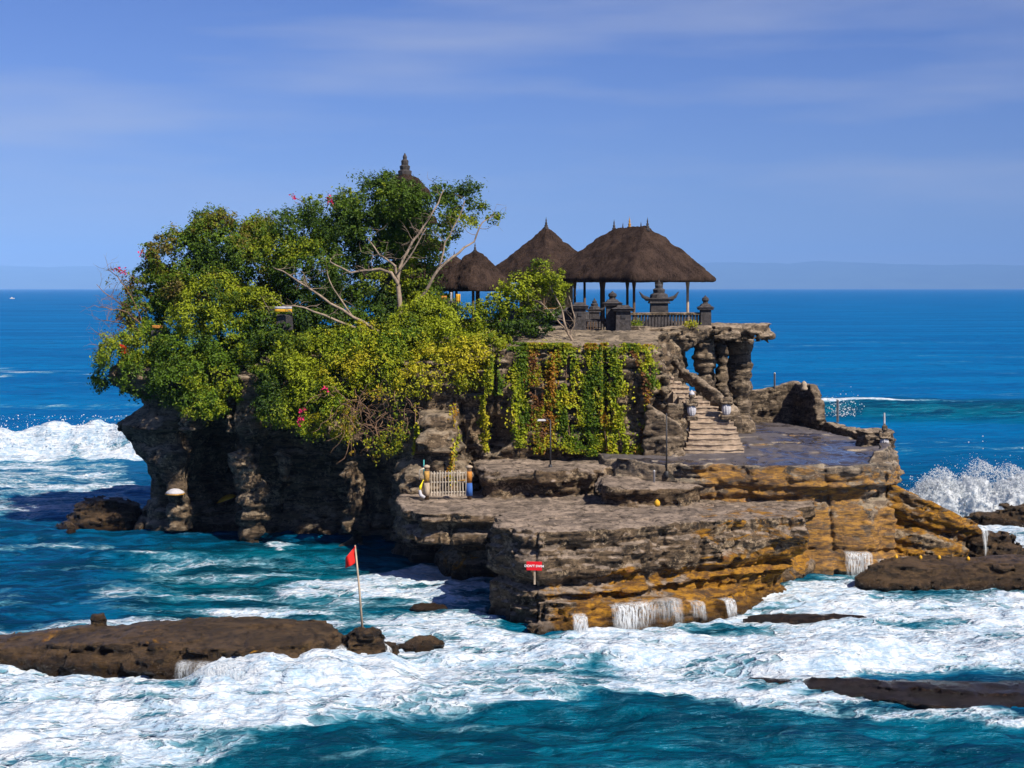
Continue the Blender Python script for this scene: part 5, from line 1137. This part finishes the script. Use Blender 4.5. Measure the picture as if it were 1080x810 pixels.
# stone guardians dressed in cloth
def guardian(label, px, py, D, h, face=0.0, cloth=M_white, pole=False):
    q = at(px, py, D); e = empty('guardian_statue', q, label, 'statue'); s = h
    m_ = MB(); m_.box((q.x, q.y, q.z - 0.05), (0.42 * s, 0.42 * s, 0.22), face, 0.95, 0.02); m_.build('plinth', M_stone, e)
    m_ = MB(); P = []
    pr = [(0.11, 0.0), (0.18, 0.07), (0.23, 0.18), (0.235, 0.30), (0.20, 0.40), (0.165, 0.50), (0.15, 0.54)]
    m_.lathe((q.x, q.y, q.z + 0.04), [(r * s, z * s) for r, z in pr], 36, 0.72, 0.66); m_.v = [(q.x + (a - q.x) * kq, q.y + (b2 - q.y) * kq, c2) for (a, b2, c2) in m_.v for kq in (1 + 0.10 * math.sin(9 * math.atan2(b2 - q.y, a - q.x) + c2 * 3),)]; sk = m_.build('skirt_cloth', cloth, e, True)
    # bulky torso with hunched shoulders, arms resting on the belly, and head with headdress
    def f(X, Y, Z):
        d = ell(X, Y, Z, (q.x, q.y, q.z + 0.60 * s), (0.17 * s, 0.14 * s, 0.17 * s))
        for sx in (-1, 1):
            d = smin(d, ell(X, Y, Z, (q.x + sx * 0.17 * s, q.y, q.z + 0.66 * s), (0.085 * s, 0.085 * s, 0.08 * s)), 0.04)
            d = smin(d, ell(X, Y, Z, (q.x + sx * 0.20 * s, q.y - 0.06 * s, q.z + 0.54 * s), (0.06 * s, 0.08 * s, 0.12 * s)), 0.03)
            d = smin(d, ell(X, Y, Z, (q.x + sx * 0.10 * s, q.y - 0.15 * s, q.z + 0.50 * s), (0.10 * s, 0.055 * s, 0.05 * s)), 0.03)
            d = smin(d, ell(X, Y, Z, (q.x + sx * 0.105 * s, q.y - 0.01, q.z + 0.86 * s), (0.03 * s, 0.03 * s, 0.045 * s)), 0.02)
        d = smin(d, ell(X, Y, Z, (q.x, q.y - 0.03 * s, q.z + 0.85 * s), (0.105 * s, 0.11 * s, 0.12 * s)), 0.05)
        d = smin(d, ell(X, Y, Z, (q.x, q.y - 0.13 * s, q.z + 0.84 * s), (0.035 * s, 0.05 * s, 0.035 * s)), 0.02)
        for sx in (-1, 1): d = smax(d, -ell(X, Y, Z, (q.x + sx * 0.04 * s, q.y - 0.13 * s, q.z + 0.885 * s), (0.022 * s, 0.03 * s, 0.016 * s)), 0.01)
        d = smax(d, -ell(X, Y, Z, (q.x, q.y - 0.13 * s, q.z + 0.785 * s), (0.05 * s, 0.04 * s, 0.010 * s)), 0.01)
        return d
    v_ = 0.022; ax = [np.arange(q[i] - 0.34 * s, q[i] + 0.34 * s, v_) for i in (0, 1)] + [np.arange(q.z + 0.36 * s, q.z + 1.05 * s, v_)]
    X, Y, Z_ = np.meshgrid(*ax, indexing='ij'); V, Q_ = nets(f(X, Y, Z_).astype(np.float32), (ax[0][0], ax[1][0], ax[2][0]), v_); fg_ = mesh_np('figure', V, Q_, M_stone, e, True)
    m_ = MB(); m_.lathe((q.x, q.y - 0.01, q.z + 0.90 * s), [(0.115 * s, 0), (0.125 * s, 0.05 * s), (0.10 * s, 0.10 * s), (0.05 * s, 0.14 * s), (0.02 * s, 0.2 * s)], 10); m_.build('headdress', cloth if face > 0 else M_stone, fg_, True)
    if pole: m_ = MB(); m_.tube([q + Vector((0, 0.05, 0.9 * s)), q + Vector((0, 0.05, 1.55 * s))], [0.06, 0.04], 7); m_.build('candle_post', M_steel, e)
    return e
guardian('white draped guardian statue standing at the left of the stairs', 729.5, 440, 79.7, 1.30, 0.1)
guardian('white draped guardian statue at the foot of the rock handrail, right of the stairs', 766, 439, 80.9, 1.40)
guardian('guardian statue in white cloth on the outermost corner of the terrace', 933, 474, 77.3, 1.2, pole=True)
q = at(848, 409, 94.6); m_ = MB(); m_.lathe((q.x, q.y, q.z - 0.15), [(0.2, 0), (0.24, 0.12), (0.16, 0.26), (0.20, 0.36), (0.13, 0.5), (0.03, 0.58)], 10); o = m_.build('stone_ornament', M_post, None, True); hang(o, None, 'pale stone knob topping the end of the far retaining wall', 'ornament')

# parasols in the cave
def parasol(label, px, py, D, r, mat, trim, tilt=0.0):
    q = at(px, py, D); ok_, lc_, _, _ = CL.ray_cast(Vector((q.x, 70, q.z)), Vector((0, 1, 0)))
    if ok_ and lc_.y < 89.5: D = lc_.y - 0.5
    q = at(px, py, D); e = empty('parasol', (q.x, q.y, q.z - 1.0), label, 'parasol'); n = 16; m_ = MB(); vs_ = []; fs_ = []
    for j, (k, z_) in enumerate(((0.02, 0.30), (0.45, 0.24), (0.8, 0.12), (1.0, 0.0), (1.0, -0.09))):
        for i in range(n):
            a = 2 * math.pi * i / n; kk = k * r * (1 + (0.03 if i % 2 else -0.01) * k); vs_.append((q.x + kk * math.cos(a), q.y + kk * math.sin(a), q.z + z_ * r * 1.6 + tilt * kk * math.cos(a)))
    for j in range(3):
        for i in range(n): fs_.append((j * n + i, j * n + (i + 1) % n, (j + 1) * n + (i + 1) % n, (j + 1) * n + i))
    m_.add(vs_[:4 * n], fs_); c_ = m_.build('canopy', mat, e, True); c_.modifiers.new('t', 'SOLIDIFY').thickness = 0.02
    m2 = MB(); m2.add(vs_[3 * n:], [(i, (i + 1) % n, n + (i + 1) % n, n + i) for i in range(n)]); c2 = m2.build('fringe', trim, c_, True); c2.modifiers.new('t', 'SOLIDIFY').thickness = 0.02
    ok_, lc_, _, _ = CL.ray_cast(Vector((q.x, q.y - 0.2, q.z - 0.8)), Vector((0, 1, 0))); m_ = MB(); m_.tube([(q.x, (lc_.y if ok_ else q.y + 1) + 0.1, q.z - 1.1), (q.x, q.y + 0.3, q.z - 0.75), (q.x, q.y, q.z - 0.5), (q.x, q.y, q.z + 0.5 * r)], 0.03, 6); m_.build('pole', M_wood, e, True)
parasol('white ceremonial parasol with a brown fringe under the left cliff', 184.5, 520, 83.4, 0.52, M_white, M_gold)
parasol('yellow ceremonial parasol half hidden by the rock buttress', 239, 527, 83.6, 0.56, M_yellow, M_wood, 0.35)

# coloured cloths and offerings seen through the leaves
def cloths(label, px, py, D, items):
    q = at(px, py, D); e = empty('offering_shrine', q - Vector((0, 0, 1.1)), label, 'shrine')
    m_ = MB(); m_.box((q.x, q.y + 0.6, q.z - 0.75), (0.9, 0.5, 0.9), 0, 0.95, 0.03); m_.build('altar', M_lava, e)
    for (dx, w_, h_, mt, z_) in items:
        m_ = MB(); vs_ = []; fs_ = []
        for i in range(6):
            for j in range(4): vs_.append((q.x + dx + w_ * (i / 5 - 0.5), q.y + 0.05 * math.sin(i * 2.1), q.z + z_ - h_ * j / 3))
        for i in range(5):
            for j in range(3): fs_.append((i * 4 + j, (i + 1) * 4 + j, (i + 1) * 4 + j + 1, i * 4 + j + 1))
        m_.add(vs_, fs_); c_ = m_.build('cloth', mt, e, True); c_.modifiers.new('t', 'SOLIDIFY').thickness = 0.02
cloths('small altar hung with orange, white and yellow cloths under the twin roofs', 474, 312, 85.6, [(-0.3, 0.3, 0.35, M_orange, 0.0), (0.1, 0.12, 0.6, M_white, 0.2), (0.5, 0.25, 0.5, M_yellow, 0.1)])
cloths('small altar draped in yellow and white cloth deep among the branches', 299, 326, 83.4, [(0, 0.95, 0.16, M_yellow, 0.0), (0, 0.95, 0.12, M_white, 0.14)])
cloths('small orange cloth altar under the leaves at the left end', 166, 343, 85.0, [(0, 0.6, 0.18, M_orange, 0.0)])

# little yellow float on the shelf, made-up yellow lumps for the flat spots on the right reef
def float_or_spot(label, p, r, group=None):
    m_ = MB(); m_.lathe(p, [(r * 0.6, -r), (r * 0.95, -r * 0.5), (r, 0), (r * 0.9, r * 0.6), (r * 0.45, r), (r * 0.2, r * 1.3)], 10); o = m_.build('yellow_float_or_spot', M_yellow, None, True); return hang(o, None, label, 'float', group)
float_or_spot('yellow float lying on the flat top of the big block', at(693, 532, 69.5) + Vector((0, 0, 0.05)), 0.14)
RK = [o for o in bpy.data.objects if o.get('label', '').startswith('broad dark reef')][0]
bpy.context.view_layer.update()
for k, (px_, py_) in enumerate(((977, 601), (997, 602), (1028, 606), (951, 609))):
    q = at(px_, py_, 70.0); ok, loc, nrm, _ = RK.ray_cast(Vector((q.x, 71.0, 3)), Vector((0, 0, -1)))
    if ok: float_or_spot('yellow spot among others scattered on the reef rock at the right', loc + Vector((0, 0, 0.05)), 0.085, 'yellow spots on the right reef')

# ---- falling water and spray
def falls(label, spans, parent=None):
    """thin broken sheets of water: (start point, end point, drop, columns, reach); the water runs over the lip, then down"""
    VV = []; QQ = []; AA = []; nb_ = 0
    for (a, b_, drop, n, wd) in spans:
        a = np.array(a, float); b_ = np.array(b_, float); L = np.linalg.norm(b_ - a); n = max(8, int(L / 0.06)); m = 12
        dr = (b_ - a) / L; out_ = np.array([dr[1], -dr[0], 0.0])
        for lay in range(2):
            u = np.linspace(0, 1, n); v = np.linspace(0, 1, m); U, W = np.meshgrid(u, v, indexing='ij')
            s_ = U * L; nz_ = fbm(s_ * 1.4 + lay * 9 + a[0], s_ * 0 + lay, s_ * 0, 4); n2_ = fbm(s_ * 5 + lay * 9, W * 1.5, s_ * 0 + a[1], 3)
            ln = drop * np.clip(0.95 + 0.55 * nz_, 0.35, 1.15)
            reach = np.where(W < 0.25, -0.30 + W * 1.6, 0.10 + 0.30 * np.sqrt(np.maximum(W - 0.25, 0)) ) + 0.06 * lay + 0.08 * n2_
            zz = np.where(W < 0.25, 0.03 - 0.10 * W, -ln * ((np.maximum(W - 0.25, 0)) / 0.75) ** 1.4)
            P = a + (b_ - a) * U[..., None] + out_ * reach[..., None]; P = P + dr * (0.12 * W * nz_)[..., None]; P[..., 2] += zz + 0.03 * n2_
            AA.append((np.clip(U / 0.12, 0, 1) * np.clip((1 - U) / 0.12, 0, 1) * np.clip(W / 0.2, 0, 1) * np.clip((1.05 - W) / 0.35, 0, 1) * np.clip(0.75 + 1.4 * nz_, 0.15, 1)).ravel())
            i = np.arange(n * m).reshape(n, m) + nb_; nb_ += n * m
            VV.append(P.reshape(-1, 3)); QQ.append(np.stack([i[:-1, :-1], i[1:, :-1], i[1:, 1:], i[:-1, 1:]], -1).reshape(-1, 4))
    o = mesh_np('falling_water', np.concatenate(VV), np.concatenate(QQ), M_fall, None, True, {'veil': np.concatenate(AA)}); return hang(o, None, label, 'waterfall', None, 'stuff')
falls('white threads of water pouring off the foot of the big block', [((3.9, 61.75, 1.05), (7.0, 63.35, 1.05), 1.05, 330, 0.03), ((7.3, 63.5, 0.9), (8.0, 64.0, 0.8), 0.8, 14, 0.03), ((8.9, 64.7, 0.7), (9.4, 65.1, 0.7), 0.7, 10, 0.03), ((2.4, 61.2, 0.8), (3.0, 61.3, 0.8), 0.8, 6, 0.03)])
falls('white water trickling off the orange terrace foot', [((16.0, 73.3, 1.25), (17.4, 73.4, 1.2), 1.2, 70, 0.03), ((17.6, 73.4, 0.8), (19.5, 73.9, 0.9), 0.8, 20, 0.03), ((12.0, 71.6, 1.3), (12.3, 71.8, 1.3), 1.3, 5, 0.03)])
falls('white water draining down the right end of the sloping slabs', [((23.1, 75.4, 2.2), (23.8, 76.4, 1.9), 1.9, 20, 0.03)])
falls('white runnels of water streaming down the rock under the flag', [((-6.4, 55.8, 0.85), (-6.0, 55.6, 0.7), 0.8, 26, 0.04), ((-4.75, 56.1, 0.9), (-4.5, 56.2, 0.7), 0.8, 12, 0.025)])
falls('torn curtain of white water falling along the edge of the flat rock', [((-11.8, 53.35, 0.86), (-9.2, 53.1, 0.80), 0.8, 1, 1), ((-9.2, 53.1, 0.80), (-5.8, 53.3, 0.72), 0.72, 1, 1)])

def burst(label, cx, cy, plumes, ndrop, seed):
    lo = (cx - 7.5, cy - 2.2, -0.4); hi = (cx + 7.5, cy + 2.2, 5.2); v_ = 0.11
    ax = [np.arange(lo[i], hi[i], v_, dtype=np.float32) for i in range(3)]; X, Y, Z_ = np.meshgrid(*ax, indexing='ij'); D = None
    for (dx, dy, r, h_) in plumes:
        q = ell(X, Y, Z_, (cx + dx, cy + dy, 0), (r, r * 0.8, h_)); D = q if D is None else smin(D, q, 0.3)
    D += 1.0 * fbm(X * 0.9 + seed, Y * 0.9, Z_ * 0.7, 6, 2.2, 0.68) + 0.15 * np.abs(vn(X * 5, Y * 5, Z_ * 5)) + 0.05 + 0.10 * Z_
    V, Q_ = nets(D.astype(np.float32), lo, v_)
    P = []
    for _ in range(ndrop):
        dx, dy, r, h_ = random.choice(plumes); a = random.gauss(0, 0.6); z_ = abs(random.gauss(0, 0.36)) * h_ * 0.9 + h_ * 0.45
        if _ % 3: a = random.gauss(0, 0.45); u_ = random.random(); z_ = h_ * (0.55 + 0.62 * u_ ** 0.8 * math.cos(min(1.4, abs(a))))
        P.append((cx + dx + a * r + 0.35 * math.sin(z_ * 3 + dx), cy + dy + random.gauss(0, 0.3) * r - 0.2, max(0.1, z_ * (1 - 0.25 * abs(a)))))
    P = np.array(P, dtype=np.float32); s = (rng.random(len(P)) ** 4 * 0.05 + 0.008)[:, None].astype(np.float32)
    oc = np.array([(1, 0, 0), (0, 1, 0), (-1, 0, 0), (0, -1, 0), (0, 0, 1), (0, 0, -1)], dtype=np.float32)
    VV = (P[:, None, :] + oc[None] * s[:, None]).reshape(-1, 3); fq = []
    fb = np.array([(4, 0, 1, 4), (4, 1, 2, 4), (4, 2, 3, 4), (4, 3, 0, 4), (5, 1, 0, 5), (5, 2, 1, 5), (5, 3, 2, 5), (5, 0, 3, 5)])[:, :3]
    FQ = (np.arange(len(P))[:, None, None] * 6 + fb[None]).reshape(-1, 3)
    Qt = np.concatenate([Q_[:, [0, 1, 2]], Q_[:, [0, 2, 3]], FQ + len(V)]); o = mesh_np('sea_spray', np.concatenate([V, VV]), Qt, M_spray, None, True)
    return hang(o, None, label, 'spray', None, 'stuff')
burst('white wave bursting behind the right rocks', 30.0, 92.5, [(-5.0, 0, 1.4, 2.1), (-3.6, 0, 1.7, 2.7), (-1.6, 0.3, 1.9, 3.1), (0.6, 0, 1.9, 2.9), (2.6, 0, 1.8, 2.6), (4.8, 0, 1.9, 2.2), (6.8, 0.2, 1.6, 1.9)], 34000, 3.0)
burst('small splash thrown up beyond the terrace rim', 20.9, 95.5, [(0, 0, 0.5, 4.4), (-0.5, 0, 0.4, 4.0), (0.6, 0, 0.4, 4.2)], 260, 9.0) if False else None
P = np.array([(20.9 + random.gauss(0, 0.55), 96.0 + random.gauss(0, 0.4), 6.4 + abs(random.gauss(0, 0.65)) - 0.5) for _ in range(300)], dtype=np.float32)
oc = np.array([(1, 0, 0), (0, 1, 0), (-1, 0, 0), (0, -1, 0), (0, 0, 1), (0, 0, -1)], dtype=np.float32); s = (rng.random(len(P)) ** 2 * 0.045 + 0.012)[:, None].astype(np.float32)
fb = np.array([(4, 0, 1), (4, 1, 2), (4, 2, 3), (4, 3, 0), (5, 1, 0), (5, 2, 1), (5, 3, 2), (5, 0, 3)])
o = mesh_np('sea_spray', (P[:, None, :] + oc[None] * s[:, None]).reshape(-1, 3), (np.arange(len(P))[:, None, None] * 6 + fb[None]).reshape(-1, 3), M_foam, None, True); hang(o, None, 'small splash of drops thrown up beyond the terrace rim', 'spray', None, 'stuff')
P = []
for _ in range(2500):
    x = random.uniform(-62, -27); yc = 125 + 2.0 * float(vn(np.float32(x * 0.05), np.float32(0), np.float32(0))) + 0.05 * (x + 42); f = random.random()
    P.append((x, yc - 2.5 * f + random.gauss(0, 0.5), 3.2 * (1 - f * 0.8) * float(sst(-23, -29, np.float32(x))) + 0.05 + abs(random.gauss(0, 0.20))))
P = np.array(P, dtype=np.float32); s = (rng.random(len(P)) ** 3 * 0.06 + 0.012)[:, None].astype(np.float32)
o = mesh_np('sea_spray', (P[:, None, :] + oc[None] * s[:, None]).reshape(-1, 3), (np.arange(len(P))[:, None, None] * 6 + fb[None]).reshape(-1, 3), M_foam, None, True); hang(o, None, 'fine spray torn from the crest of the left breaker', 'spray', None, 'stuff')
# far fishing boat, a speck near the horizon
q = at(13, 313, 0.5); Db = H * F / 11.5; q = Vector(((13 - CX) / F * Db, Db, 0)); e = empty('fishing_boat', q, 'tiny pale fishing boat far out near the horizon at the left', 'boat')
m_ = MB(); m_.box((q.x, q.y, 0.9), (5.5, 2.2, 1.2), 0.3, 1.12, 0.1); m_.build('hull', M_steel, e); m_ = MB(); m_.box((q.x - 0.6, q.y, 2.0), (1.8, 1.4, 1.2), 0.3, 0.9, 0.05); m_.build('cabin', M_steel, e)
